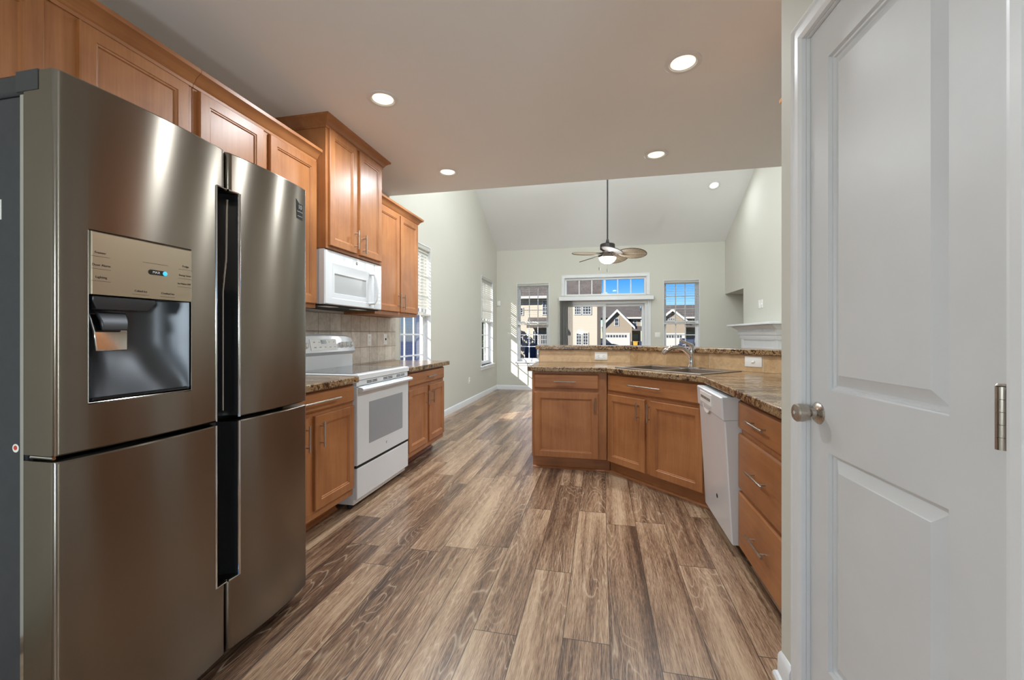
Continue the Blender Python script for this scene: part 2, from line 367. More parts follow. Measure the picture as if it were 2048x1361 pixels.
# right living wall with an alcove beside the chimney breast
mb = MB()
for a, b, c, d in wall_rects(KE - 1.5, FY, -0.1, 3.045, [(7.86, FY, -0.1, 2.0)]): mb.box(RWX, RWX + 0.16, a, b, c, d)
mb.prism([(KE - 0.1, 3.045), (FY, 3.045), (RY, vz(RY)), (KE - 0.1, 4.1)], RWX, RWX + 0.16, tf=lambda p: (p[2], p[0], p[1]))
mb.box(RWX + 0.16, 3.05, 7.70, 7.86, -0.1, 2.16); mb.box(RWX + 0.16, 3.05, 7.86, FY, 2.0, 2.16); mb.box(3.05, 3.2, 7.70, FY + 0.16, -0.1, 2.16)
struct('wall_right', mb, M['wall'], 'right living room wall with fireplace and shadowed alcove', 'wall', smooth=False)
struct('wall_header', MB().box(LW, RWX, KE - 0.1, KE, CZ + 0.25, 4.1), M['wall'], 'wall above the kitchen ceiling edge facing the living room', 'wall', smooth=False)
# behind the camera: dining end, with a wide window added for daylight
mb = MB()
W6 = (-1.7, 1.9, 0.5, 2.45)
for a, b, c, d in wall_rects(LW - 0.16, SIDE + 0.16, -0.1, CZ, [W6]): mb.box(a, b, BACK - 0.16, BACK, c, d)
struct('wall_back', mb, M['wall'], 'wall behind the photographer with added wide window', 'wall', smooth=False)
struct('wall_dining', MB().box(SIDE, SIDE + 0.16, BACK, 2.67, -0.1, CZ), M['wall'], 'right wall of the dining end behind the photographer', 'wall', smooth=False)
mb = MB()
for x in (-1.7, -0.5, 0.7, 1.85): mb.box(x, x + 0.05, BACK - 0.1, BACK - 0.04, 0.5, 2.45)
for z in (0.5, 2.4): mb.box(-1.7, 1.9, BACK - 0.1, BACK - 0.04, z, z + 0.05)
struct('fill_window', mb, M['trim'], 'unseen wide window added behind the photographer for daylight', 'window', smooth=False)
struct('sun_block_roof', MB().box(-4, 4.5, BACK - 4.2, BACK - 0.17, 2.75, 2.9), M['ceil'], 'unseen porch roof added to block sun at the back window', 'roof', smooth=False)  # out of view; added to keep direct sun off the kitchen floor

# pantry closet: its wall stands a little skewed beside the camera
PA = Vector((0.614, 1.617)); PD = Vector((-0.058, 0.9983))           # corner and direction (away from the camera)
pang = math.degrees(math.atan2(PD.y, PD.x)) - 90.0                   # +y of the local frame runs along PD
def pantry_tf(k, o, z):                                              # k along the wall (negative: towards camera), o outwards from face
    n = Vector((-PD.y, PD.x)); q = PA + PD * k + n * o; return (q.x, q.y, z)
ptf = lambda p: pantry_tf(*p)
DK0, DK1, DZ = -0.778, -0.160, 2.118                                  # door opening along k, height
mb = MB()
for a, b, c, d in wall_rects(-1.5, 0.0, -0.1, CZ, [(DK0 - 0.021, DK1 + 0.021, -0.1, DZ + 0.021)]): mb.box(a, b, -0.13, 0.0, c, d, tf=ptf)
mb.prism([(0.62, 1.612), (1.35, 1.612), (1.35, 1.49), (0.73, 1.49)], -0.1, CZ)
struct('wall_pantry', mb, M['wall'], 'pale narrow wall end holding the white pantry door', 'wall', smooth=False)
# kitchen wall behind the dishwasher run
struct('wall_kitchen', MB().box(1.35, 1.5, 1.49, 2.67, -0.1, CZ), M['wall'], 'short wall behind the drawer cabinet run', 'wall', smooth=False)

# door casing, stepped profile, mitred look
def casing_prof(): return [(0.0, 0.0), (0.0, 0.012), (0.012, 0.018), (0.030, 0.018), (0.036, 0.013), (0.052, 0.013), (0.058, 0.016), (0.070, 0.010), (0.072, 0.0)]
def framed(mb, a, b, z0, z1, prof, tf, bottom=False):
    """casing around an opening: prof = (outward distance from opening, thickness)"""
    pr = prof[::-1]
    corners = [((a, z0), (-1, 0 if not bottom else -1)), ((a, z1), (-1, 1)), ((b, z1), (1, 1)), ((b, z0), (1, 0 if not bottom else -1))]
    loops = []
    for (u, z), (du, dz) in corners: loops.append([(u + du * o, t, z + dz * o) for o, t in pr])
    if bottom: loops.append(loops[0])
    mb.loft(loops, not bottom, not bottom, tf=tf); return mb
d1 = thing('door_1', 'white two panel pantry door with nickel knob at right of kitchen', 'door', (PA.x, PA.y, 0), kind='structure')
dtf = lambda p: (pantry_tf(*p)[0] - PA.x, pantry_tf(*p)[1] - PA.y, p[2])
ox = lambda p: (pantry_tf(p[0], p[1], p[2])[0] - PA.x, pantry_tf(p[0], p[1], p[2])[1] - PA.y, p[2])
mb = MB(); framed(mb, DK0 - 0.004, DK1 + 0.004, 0.0, DZ + 0.004, casing_prof(), ox); mb.build('door_casing', M['trim'], d1, angle=25)
mb = MB()
for a, b in ((DK0 - 0.0205, DK0), (DK1, DK1 + 0.0205)): mb.box(a, b, -0.125, -0.0005, 0, DZ + 0.0205, tf=ox)
mb.box(DK0, DK1, -0.125, -0.0005, DZ, DZ + 0.0205, tf=ox); mb.build('door_jamb', M['trim'], d1, smooth=False)
def raised_panel_door(mb, a, b, z0, z1, panels, t, y, tf):
    """door slab front at y (outwards positive) with moulded panels; built as a grid of boxes around panels plus nested rings"""
    for p, q, c, d in wall_rects(a, b, z0, z1, panels): mb.box(p, q, y - t, y, c, d, tf=tf)
    for p, q, c, d in panels:
        rings = []
        for ins, dep in ((0, 0), (0.003, -0.009), (0.008, -0.010), (0.011, -0.016), (0.014, -0.016), (0.042, -0.004), (0.045, -0.002)):
            rings.append((p + ins, q - ins, c + ins, d - ins, y + dep))
        mb.rects(rings, False, True, tf=tf); mb.rects([(p, q, c, d, y - t)], True, False, tf=tf)
mb = MB(); raised_panel_door(mb, DK0 + 0.0015, DK1 - 0.0015, 0.012, DZ - 0.0015, [(-0.647, -0.253, 1.042, 2.0), (-0.647, -0.253, 0.23, 0.860)], 0.035, -0.010, ox)
mb.build('door_slab', M['door'], d1, angle=20)
mb = MB()                                                             # knob: rosette, neck, tulip knob with keyhole face
ktf = lambda p: ox((-0.205 + p[0], -0.012 + p[2], 0.966 + p[1]))
mb.lathe([(0.033, 0), (0.033, 0.004), (0.028, 0.009), (0.014, 0.013), (0.012, 0.024), (0.016, 0.030), (0.024, 0.036), (0.027, 0.046), (0.0275, 0.062), (0.024, 0.066), (0.010, 0.067)], tf=ktf, n=32)
kn = mb.build('door_knob', M['nickel'], d1)
MB().lathe([(0.006, 0.066), (0.006, 0.069)], tf=ktf, n=16).build('knob_button', M['chrome'], kn)
mb = MB(); htf = lambda p: ox((DK0 + 0.012 + p[0], 0.004 + p[1], p[2]))
for k in range(5): mb.lathe([(0.0085, 0), (0.0085, 0.0205)], (0, 0, 1.008 + k * 0.0212), 16, tf=htf)
mb.lathe([(0.006, 0), (0.0095, 0.002), (0.007, 0.005)], (0, 0, 1.113), 16, tf=htf)
mb.box(-0.016, 0.0, -0.012, -0.004, 1.008, 1.114, tf=htf); mb.build('hinge', M['nickel'], d1)
# baseboards
BP = [(0.0, 0.0), (0.014, 0.0), (0.014, 0.075), (0.010, 0.088), (0.005, 0.095), (0.0, 0.095)]
BS = [(0.0, 0.0), (0.027, 0.0), (0.027, 0.008), (0.022, 0.018), (0.015, 0.023), (0.014, 0.080), (0.010, 0.092), (0.005, 0.100), (0.0, 0.100)]
def board(name, path, label, prof=BP):
    return struct(name, MB().sweep(path, prof), M['trim'], label, 'baseboard', angle=25)
c0 = pantry_tf(DK1 + 0.078, 0, 0)
board('baseboard_pantry', [(1.0, 1.612), (0.62, 1.614), (c0[0], c0[1])], 'white baseboard wrapped round the pantry wall corner', BS)
board('baseboard_left', [(LW, 4.36), (LW, FY)], 'long white baseboard along the left wall')
board('baseboard_far', [(LW, FY), (-0.86, FY)], 'white baseboard under the far window in the corner')
board('baseboard_corner', [(0.99, FY), (3.05, FY)], 'white baseboard on far wall under right window')

# ------------------------------------------------------------------ windows
def dh_window(name, w, z0, z1, label, loc, rz, casing=True, rows=(3, 3)):
    """double hung window; local x across, y outwards from room, z up; origin at the opening's left bottom at the wall face"""
    t = thing(name, label, 'window', loc, rz, kind='structure'); h = z1 - z0; fr = 0.035
    mb = MB()
    for a, b, c, d in wall_rects(0, w, 0, h, [(fr, w - fr, fr, h - fr)]): mb.box(a, b, 0.075, 0.14, c, d)
    mb.build('window_frame', M['trim'], t, smooth=False)
    mid = h * 0.50
    for zz0, zz1, y, nr in ((fr, mid + 0.02, 0.085, rows[1]), (mid - 0.02, h - fr, 0.11, rows[0])):
        mb = MB(); s = 0.032; a0, a1 = fr, w - fr
        for a, b, c, d in wall_rects(a0, a1, zz0, zz1, [(a0 + s, a1 - s, zz0 + s, zz1 - s)]): mb.box(a, b, y, y + 0.025, c, d)
        for k in range(1, 3):
            x = a0 + s + (a1 - a0 - 2 * s) * k / 3; mb.box(x - 0.009, x + 0.009, y + 0.004, y + 0.02, zz0 + s, zz1 - s)
        for k in range(1, nr):
            z = zz0 + s + (zz1 - zz0 - 2 * s) * k / nr; mb.box(a0 + s, a1 - s, y + 0.005, y + 0.019, z - 0.009, z + 0.009)
        sh = mb.build('sash', M['trim'], t, smooth=False)
        MB().box(a0 + s, a1 - s, y + 0.011, y + 0.013, zz0 + s, zz1 - s).build('glass_pane', M['glass'], sh, smooth=False)
    mb = MB(); mb.box(-0.05, w + 0.05, -0.045, 0.08, -0.028, 0.0); mb.box(-0.03, w + 0.03, -0.014, 0.0, -0.085, -0.028)
    mb.build('window_sill', M['trim'], t, bevel=0.004)
    mb = MB()
    for a, b, c, d in ((0.0002, 0.012, 0, h - 0.0002), (w - 0.012, w - 0.0002, 0, h - 0.0002), (0.012, w - 0.012, h - 0.012, h - 0.0002)): mb.box(a, b, -0.006, 0.08, c, d)
    mb.build('window_liner', M['trim'], t, smooth=False)
    return t
def blind(label, w, drop, loc, rz, tilt, pitch=0.043, group=None):
    t = thing('window_blind', label, 'blind', loc, rz, group)       # origin at top centre of the blind, z down negative
    MB().box(-w / 2, w / 2, -0.02, 0.035, -0.055, 0.0).build('headrail', M['slat'], t, bevel=0.003)
    mb = MB(); n = int((drop - 0.10) / pitch)
    for k in range(n):
        z = -0.075 - k * pitch; c, s = math.cos(R(tilt)) * 0.024, math.sin(R(tilt)) * 0.024
        mb.box(-w / 2 + 0.004, w / 2 - 0.004, -0.024, 0.024, -0.0013, 0.0013, tf=lambda p: (p[0], 0.008 + p[1] * math.cos(R(tilt)) - p[2] * math.sin(R(tilt)), z + p[1] * math.sin(R(tilt)) + p[2]))
    mb.build('slats', M['slat'], t, smooth=False)
    MB().box(-w / 2, w / 2, -0.018, 0.034, -drop, -drop + 0.022).build('bottom_rail', M['slat'], t, bevel=0.003)
    for x in (-w * 0.32, w * 0.32): MB().tube([(x, -0.019, -0.05), (x, -0.019, -drop + 0.02)], 0.0014, 6).build('ladder_cord', M['slat'], t)
    return t
w = W1[1] - W1[0]; dh_window('window_1', w, W1[2], W1[3], 'tall left wall window partly behind the upper cabinets', (LW, W1[0], W1[2]), 90)
blind('white slatted blind half lowered in the window beside the upper cabinets', w - 0.02, W1[3] - 1.46, (LW - 0.02, W1[0] + w / 2, W1[3] - 0.005), 90, 62, group='lowered white blinds')
w = W2[1] - W2[0]; dh_window('window_2', w, W2[2], W2[3], 'tall left wall window near the far corner', (LW, W2[0], W2[2]), 90)
blind('white slatted blind half lowered in left wall window nearest the far corner', w - 0.02, W2[3] - 1.46, (LW - 0.02, W2[0] + w / 2, W2[3] - 0.005), 90, 62, group='lowered white blinds')
w = W3[1] - W3[0]; dh_window('window_3', w, W3[2], W3[3], 'far wall window in the left corner looking at cream house', (W3[0], FY, W3[2]), 0)
blind('open slatted blind on far wall window overlooking the cream house', w - 0.02, W3[3] - 1.42, (W3[0] + w / 2, FY + 0.03, W3[3] - 0.005), 0, 4, 0.05, group='open white blinds')
w = W5[1] - W5[0]; dh_window('window_5', w, W5[2], W5[3], 'far wall window at right showing blue sky', (W5[0], FY, W5[2]), 0)
blind('open slatted blind on far wall window right of the sliding door', w - 0.02, W5[3] - 1.42, (W5[0] + w / 2, FY + 0.03, W5[3] - 0.005), 0, 2, 0.05, group='open white blinds')
# transom
t = thing('window_4', 'six pane transom window above the sliding door', 'window', (TR[0], FY, TR[2]), 0, kind='structure')
w, h = TR[1] - TR[0], TR[3] - TR[2]; mb = MB()
for a, b, c, d in wall_rects(0, w, 0, h, [(0.04, w - 0.04, 0.03, h - 0.04)]): mb.box(a, b, 0.04, 0.12, c, d)
for k in range(1, 6):
    x = 0.04 + (w - 0.08) * k / 6; e = 0.022 if k == 3 else 0.011; mb.box(x - e, x + e, 0.06, 0.085, 0.03, h - 0.04)
mb.build('window_frame', M['trim'], t, smooth=False)
MB().box(0.04, w - 0.04, 0.071, 0.073, 0.03, h - 0.04).build('glass_pane', M['glass'], t, smooth=False)
mb = MB(); framed(mb, 0, w, 0.0, h, [(o, -q) for o, q in casing_prof()], None); mb.build('window_casing', M['trim'], t, angle=25)
# sliding door
t = thing('door_2', 'sliding glass patio door in the far wall', 'door', (SD[0], FY, SD[2]), 0, kind='structure')
w, h = SD[1] - SD[0], SD[3] - SD[2]; mb = MB()
for a, b, c, d in wall_rects(0, w, 0, h, [(0.05, w - 0.05, 0.04, h - 0.06)]): mb.box(a, b, 0.02, 0.15, c, d)
mb.build('door_frame', M['trim'], t, smooth=False)
for x0, x1, y in ((0.05, w / 2 + 0.035, 0.05), (w / 2 - 0.035, w - 0.05, 0.10)):
    mb = MB(); s = 0.055
    for a, b, c, d in wall_rects(x0, x1, 0.04, h - 0.06, [(x0 + s, x1 - s, 0.04 + s, h - 0.06 - s)]): mb.box(a, b, y, y + 0.035, c, d)
    p = mb.build('door_panel', M['trim'], t, bevel=0.003); MB().box(x0 + s, x1 - s, y + 0.015, y + 0.019, 0.04 + s, h - 0.06 - s).build('glass_pane', M['glass'], p, smooth=False)
mb = MB(); framed(mb, 0, w, 0.0, h, [(o, -q) for o, q in casing_prof()], None); mb.build('door_casing', M['trim'], t, angle=25)
t = thing('vertical_blind', 'grey vertical vanes stacked at left of the sliding door', 'blind', (-0.87, FY - 0.02, 0.05))
MB().box(0, 1.91, -0.11, -0.005, 1.865, 1.945).build('valance', M['trim'], t, bevel=0.004)
mb = MB()
for k in range(15):
    x = 0.02 + k * 0.0185; mb.loft([[(x + 0.006 * math.sin(q * math.pi / 4), -0.10 + q * 0.0215, z) for q in range(5)] + [(x + 0.0014 + 0.006 * math.sin(q * math.pi / 4), -0.10 + q * 0.0215, z) for q in range(4, -1, -1)] for z in (0.0, 1.87)])
mb.build('vanes', M['vane'], t)

# ------------------------------------------------------------------ cabinets (local: x across, y into the wall, z up; front of the face frame at y=0)
def bar_pull(parent, x, z, length, vertical, y=-0.020):
    mb = MB(); L = length / 2
    if vertical: mb.tube([(x, y - 0.030, z - L), (x, y - 0.030, z + L)], 0.006, 10); posts = [(x, z - L * 0.66), (x, z + L * 0.66)]
    else: mb.tube([(x - L, y - 0.030, z), (x + L, y - 0.030, z)], 0.006, 10); posts = [(x - L * 0.66, z), (x + L * 0.66, z)]
    for a, b in posts: mb.tube([(a, y + 0.001, b), (a, y - 0.030, b)], 0.0042, 8)
    return mb.build('handle', M['nickel'], parent)
def cab_door(parent, x0, x1, z0, z1, handle=None, st=0.052):
    mb = MB(); t = 0.020
    rings = [(x0, x1, z0, z1, -0.0005), (x0, x1, z0, z1, -t + 0.004), (x0 + 0.004, x1 - 0.004, z0 + 0.004, z1 - 0.004, -t),
             (x0 + st, x1 - st, z0 + st, z1 - st, -t), (x0 + st + 0.004, x1 - st - 0.004, z0 + st + 0.004, z1 - st - 0.004, -t + 0.004), (x0 + st + 0.009, x1 - st - 0.009, z0 + st + 0.009, z1 - st - 0.009, -t + 0.005), (x0 + st + 0.013, x1 - st - 0.013, z0 + st + 0.013, z1 - st - 0.013, -t + 0.011)]
    mb.rects(rings); d = mb.build('door', M['wood'], parent, angle=20)
    if handle: bar_pull(d, handle[0], handle[1], handle[2] if len(handle) > 2 else 0.145, True)
    return d
def cab_drawer(parent, x0, x1, z0, z1, hl=0.22, hx=None):
    mb = MB(); t = 0.020
    mb.rects([(x0, x1, z0, z1, -0.0005), (x0, x1, z0, z1, -t + 0.007), (x0 + 0.004, x1 - 0.004, z0 + 0.004, z1 - 0.004, -t + 0.003), (x0 + 0.010, x1 - 0.010, z0 + 0.010, z1 - 0.010, -t)])
    d = mb.build('drawer', M['woodx'], parent, angle=20)
    bar_pull(d, (x0 + x1) / 2 if hx is None else hx, (z0 + z1) / 2, hl, False); return d
def base_box(t, w, depth, toe=0.13, ext=0.0):
    MB().box(0, w, 0, depth, 0.115, 0.875).build('carcass', M['wood'], t, bevel=0.002)
    mb = MB(); mb.box(0.0, w + ext, toe, toe + 0.02, 0.0, 0.115); k = mb.build('toe_kick', M['woodx'], t, smooth=False)
    MB().sweep([(0, toe), (w + ext, toe)], [(0, 0), (0.014, 0), (0.014, 0.006), (0.008, 0.014), (0, 0.018)]).build('shoe_moulding', M['woodx'], k)
CROWN = [(0.0, 0.0), (0.006, 0.0), (0.008, 0.014), (0.018, 0.022), (0.024, 0.036), (0.042, 0.052), (0.056, 0.060), (0.058, 0.078), (0.0, 0.078)]
def crown(t, path, z):
    return MB().sweep(path, [(o, z + q) for o, q in CROWN]).build('crown_moulding', M['woodx'], t, angle=30)
G_UP, G_BASE = 'maple wall cabinets', 'maple base cabinets'
UFX = -1.92
# above the refrigerator
t = thing('wall_cabinet', 'maple cabinet above the steel refrigerator', 'cabinet', (UFX - 0.02, 0.70, 1.88), 90, G_UP)
MB().box(0, 0.958, 0, 0.305, 0, 0.53).build('carcass', M['wood'], t, bevel=0.002)
cab_door(t, 0.02, 0.400, 0.012, 0.512); cab_door(t, 0.502, 0.929, 0.012, 0.512)
crown(t, [(0, 0), (0.958, 0)], 0.52)
# double wall cabinet right of the refrigerator
t = thing('wall_cabinet', 'two door maple wall cabinet between refrigerator and the taller cabinet', 'cabinet', (UFX - 0.02, 1.66, 1.385), 90, G_UP)
MB().box(0, 0.895, 0, 0.305, 0, 1.025).build('carcass', M['wood'], t, bevel=0.002)
cab_door(t, 0.025, 0.422, 0.03, 1.01); cab_door(t, 0.471, 0.886, 0.03, 1.01)
crown(t, [(0, 0), (0.895, 0)], 1.015)
# tall cabinet above the microwave
t = thing('wall_cabinet', 'tall maple cabinet standing proud above the white microwave', 'cabinet', (-1.86, 2.557, 1.802), 90, G_UP)
MB().box(0, 0.755, 0, 0.385, 0, 0.85).build('carcass', M['wood'], t, bevel=0.002)
cab_door(t, 0.022, 0.352, 0.022, 0.838, (0.325, 0.125)); cab_door(t, 0.394, 0.724, 0.022, 0.838, (0.432, 0.110))
crown(t, [(0, 0.385), (0, 0), (0.755, 0), (0.755, 0.385)], 0.835)
# double wall cabinet beside the window
t = thing('wall_cabinet', 'two door maple wall cabinet between microwave and window with bar handles', 'cabinet', (UFX - 0.02, 3.335, 1.385), 90, G_UP)
MB().box(0, 0.855, 0, 0.305, 0, 1.005).build('carcass', M['wood'], t, bevel=0.002)
cab_door(t, 0.018, 0.428, 0.035, 0.985, (0.398, 0.145)); cab_door(t, 0.455, 0.846, 0.035, 0.985, (0.492, 0.135))
crown(t, [(0, 0), (0.855, 0), (0.855, 0.305)], 0.982)
# wall cabinet above the drawer run, seen only by its crown tip
t = thing('wall_cabinet', 'maple wall cabinet whose crown tip shows past the pantry wall', 'cabinet', (1.045, 2.575, 1.385), -90, G_UP)
MB().box(0, 0.95, 0, 0.30, 0, 1.08).build('carcass', M['wood'], t, bevel=0.002)
cab_door(t, 0.02, 0.465, 0.03, 1.06, (0.43, 0.14)); cab_door(t, 0.485, 0.93, 0.03, 1.06, (0.52, 0.14))
crown(t, [(0, 0.30), (0, 0), (0.95, 0)], 1.065)
# base cabinets, range side
BFX = -1.65
t = thing('base_cabinet', 'maple base cabinet between steel refrigerator and white range', 'cabinet', (BFX, 1.70, 0), 90, G_BASE)
base_box(t, 0.852, 0.575)
cab_drawer(t, 0.022, 0.842, 0.750, 0.862, 0.44)
cab_door(t, 0.022, 0.403, 0.165, 0.722, (0.362, 0.61, 0.15)); cab_door(t, 0.450, 0.842, 0.165, 0.722, (0.492, 0.61, 0.15))
t = thing('base_cabinet', 'maple base cabinet beyond the range with drawer above two doors', 'cabinet', (BFX, 3.345, 0), 90, G_BASE)
base_box(t, 0.868, 0.575)
cab_drawer(t, 0.022, 0.852, 0.745, 0.858, 0.20, 0.475)
cab_door(t, 0.022, 0.420, 0.165, 0.710, (0.385, 0.60, 0.13)); cab_door(t, 0.470, 0.852, 0.165, 0.710, (0.512, 0.60, 0.13))
# peninsula
t = thing('base_cabinet', 'maple peninsula end cabinet with one drawer and one door', 'cabinet', (-0.605, 3.70, 0), 0, G_BASE)
base_box(t, 0.655, 0.60, toe=0.06, ext=0.025)
cab_drawer(t, 0.022, 0.585, 0.725, 0.855, 0.195, 0.298)
cab_door(t, 0.022, 0.582, 0.120, 0.692, (0.556, 0.585, 0.14))
t = thing('base_cabinet', 'angled maple sink base cabinet with false drawer and two doors', 'cabinet', (0.055, 3.70, 0), -45, G_BASE)
MB().prism([(0, 0), (0.912, 0), (0.912, 0.05), (0.55, 0.5), (0.36, 0.5), (0, 0.05)], 0.115, 0.875).build('carcass', M['wood'], t, bevel=0.002)
k = MB().box(-0.024, 0.93, 0.06, 0.08, 0, 0.115).build('toe_kick', M['woodx'], t, smooth=False)
MB().sweep([(-0.024, 0.06), (0.93, 0.06)], [(0, 0), (0.014, 0), (0.014, 0.006), (0.008, 0.014), (0, 0.018)]).build('shoe_moulding', M['woodx'], k)
cab_drawer(t, 0.015, 0.895, 0.722, 0.862, 0.31, 0.42)
cab_door(t, 0.015, 0.410, 0.118, 0.692, (0.350, 0.595, 0.145)); cab_door(t, 0.462, 0.895, 0.118, 0.692, (0.455, 0.595, 0.145))
t = thing('drawer_cabinet', 'maple cabinet of three deep drawers beside the dishwasher', 'cabinet', (0.74, 2.455, 0), -90, G_BASE)
base_box(t, 0.83, 0.60, toe=0.07)
cab_drawer(t, 0.0, 0.815, 0.700, 0.845, 0.215, 0.318); cab_drawer(t, 0.0, 0.815, 0.378, 0.672, 0.215, 0.318); cab_drawer(t, 0.0, 0.815, 0.065, 0.362, 0.215, 0.318)

# countertops
t = tag(MB().prism([(-2.249, 1.70), (-1.60, 1.70), (-1.60, 2.552), (-2.249, 2.552)], 0.877, 0.918).build('countertop', M['lam'], bevel=0.005, seg=2), 'short speckled brown laminate countertop between refrigerator and range', 'countertop')
tag(MB().prism([(-2.249, 3.345), (-1.60, 3.345), (-1.60, 4.28), (-2.249, 4.28)], 0.877, 0.918).build('countertop', M['lam'], bevel=0.005, seg=2), 'speckled brown laminate countertop beyond the range beside the window', 'countertop')
SCX, SCY = 0.585, 3.585                                              # sink centre
s45 = lambda a, b: (SCX + (a + b) * 0.70711, SCY + (-a + b) * 0.70711)     # a along the diagonal to the right, b towards the back
SW, SDp = 0.80, 0.53
mb = MB().holed([(-0.64, 3.655), (0.035, 3.655), (0.672, 3.018), (0.672, 1.63), (1.348, 1.63), (1.348, 3.277), (0.285, 4.34), (-0.64, 4.34)],
                [[s45(-SW / 2 + 0.03, -SDp / 2 + 0.03), s45(SW / 2 - 0.03, -SDp / 2 + 0.03), s45(SW / 2 - 0.03, SDp / 2 - 0.10), s45(-SW / 2 + 0.03, SDp / 2 - 0.10)]], 0.877, 0.918)
tag(mb.build('countertop', M['lam'], bevel=0.005, seg=2), 'angled speckled brown laminate peninsula countertop holding the sink', 'countertop')
# knee wall behind the peninsula, tiled face, ledge
KW = [(-0.635, 4.345), (0.287, 4.345), (1.352, 3.280), (1.352, 2.67)]
def strip(path, o0, o1, z0, z1):
    return MB().sweep(path, [(o0, z0), (o1, z0), (o1, z1), (o0, z1)])
struct('wall_peninsula', strip(KW[:3], -0.12, 0.0, -0.05, 1.045), M['wall'], 'low wall behind the peninsula counter under the raised ledge', 'wall', smooth=False)
tag(strip(KW[:3], 0.0, 0.010, 0.919, 1.045).build('tile_backsplash', M['btile'], smooth=False), 'tan stone tile strip between peninsula counter and raised ledge', 'backsplash')
tag(MB().sweep([(-0.665, 4.345), (0.287, 4.345), (1.34, 3.292)], [(-0.26, 1.047), (0.035, 1.047), (0.035, 1.088), (-0.26, 1.088)]).build('bar_ledge', M['lam'], bevel=0.005, seg=2), 'raised speckled brown laminate bar ledge above the tan tile', 'countertop')
# left backsplash
tag(MB().box(LW + 0.0005, LW + 0.009, 1.70, 4.29, 0.919, 1.384).build('tile_backsplash', M['ltile'], smooth=False), 'greyish beige square tile backsplash behind range', 'backsplash')

# ------------------------------------------------------------------ outlets and switches (local: plate in x-z, front at -y)
def outlet(label, loc, rz, w=0.072, h=0.115, kind='duplex', group=None, horiz=False):
    t = thing('wall_outlet' if kind == 'duplex' else 'light_switch', label, 'outlet' if kind == 'duplex' else 'switch', loc, rz, group)
    if horiz: w, h = h, w
    MB().rects([(-w / 2, w / 2, -h / 2, h / 2, -0.0003), (-w / 2, w / 2, -h / 2, h / 2, -0.004), (-w / 2 + 0.004, w / 2 - 0.004, -h / 2 + 0.004, h / 2 - 0.004, -0.006)]).build('cover_plate', M['whitep'], t)
    sw = (lambda p: (p[2], p[1], p[0])) if horiz else None
    if kind == 'duplex':
        for z in (-0.026, 0.026):
            b = MB().rects([(-0.017, 0.017, z - 0.014, z + 0.014, -0.006), (-0.016, 0.016, z - 0.013, z + 0.013, -0.008)], False, tf=sw).build('socket', M['whitep'], t)
            m = MB()
            for x in (-0.007, 0.007): m.box(x - 0.0012, x + 0.0012, -0.0085, -0.0075, z - 0.001, z + 0.008, tf=sw)
            m.box(-0.0022, 0.0022, -0.0085, -0.0075, z - 0.010, z - 0.006, tf=sw); m.build('slots', M['dark'], b, smooth=False)
    else:
        MB().box(-0.005, 0.005, -0.016, -0.006, -0.010, 0.012, tf=sw).build('toggle', M['dark'] if kind == 'dark' else M['whitep'], t, bevel=0.001)
    return t
X = LW + 0.009
outlet('white outlet on tile backsplash nearest the range', (X, 3.745, 1.148), 90)
outlet('white switch plate on tile backsplash nearest the window', (X, 4.055, 1.152), 90, kind='dark')
outlet('white wall outlet low on left wall above baseboard', (LW, 6.98, 0.40), 90)
outlet('white sideways outlet on tan tile at the peninsula left section', (0.0, 4.335, 0.983), 0, 0.078, 0.125, horiz=True)
c = (0.287 + 0.70711 * 1.205 - 0.0071, 4.345 - 0.70711 * 1.205 - 0.0071, 0.995)
outlet('white sideways switch plate on tan tile near the pantry wall', c, -45, 0.078, 0.125, kind='switch', horiz=True)
outlet('white switch plate above the mantel, nearer the alcove', (RWX, 7.11, 1.672), -90, 0.075, 0.13, kind='switch')
outlet('white switch plate above the mantel, farther from the alcove', (RWX, 7.005, 1.672), -90, 0.075, 0.13, kind='switch')
outlet('pale double switch plate between sliding door and far right window', (1.127, FY, 1.20), 0, 0.10, 0.10, kind='switch')
t = thing('wall_sensor', 'small white alarm sensor box in the far left corner', 'sensor', (-2.20, FY, 1.89))
MB().box(-0.035, 0.035, -0.028, -0.0005, -0.055, 0.055).build('sensor_body', M['whitep'], t, bevel=0.006)
MB().box(-0.02, 0.02, -0.030, -0.027, -0.035, 0.0).build('sensor_lens', M['trim'], t, bevel=0.002)

# ------------------------------------------------------------------ refrigerator (local: x across, y into the wall, z up)
FW, FZ0, FZM0, FZM1, FZ1, FC = 0.905, 0.055, 0.882, 0.897, 1.862, 0.484
FR = thing('refrigerator', 'four door stainless steel refrigerator with ice and water dispenser', 'refrigerator', (-1.32, 0.775, 0), 90)
MB().box(0.012, FW - 0.012, 0.125, 0.88, 0.03, 1.815).build('cabinet_body', M['fridge'], FR, bevel=0.006)
MB().box(0.010, 0.0118, 0.124, 0.136, 0.06, 1.815).build('edge_highlight', M['chrome'], FR, smooth=False)  # bright strip standing in for the highlight on the body's front edge
MB().box(0.03, FW - 0.03, 0.07, 0.6, 0.0, 0.055).build('kick_plate', M['black'], FR, bevel=0.003)
MB().box(0.02, FW - 0.02, 0.108, 0.126, 0.06, 1.84).build('door_gasket', M['black'], FR, smooth=False)
def bow(x, a, b):
    """front surface of a gently crowned door with rounded vertical edges"""
    r = 0.014; m = (a + b) / 2; hw = (b - a) / 2; y = -0.016 * (1 - ((x - m) / hw) ** 2); e = min(x - a, b - x)
    if e < r: y += r - math.sqrt(max(0, r * r - (r - e) ** 2))
    return y
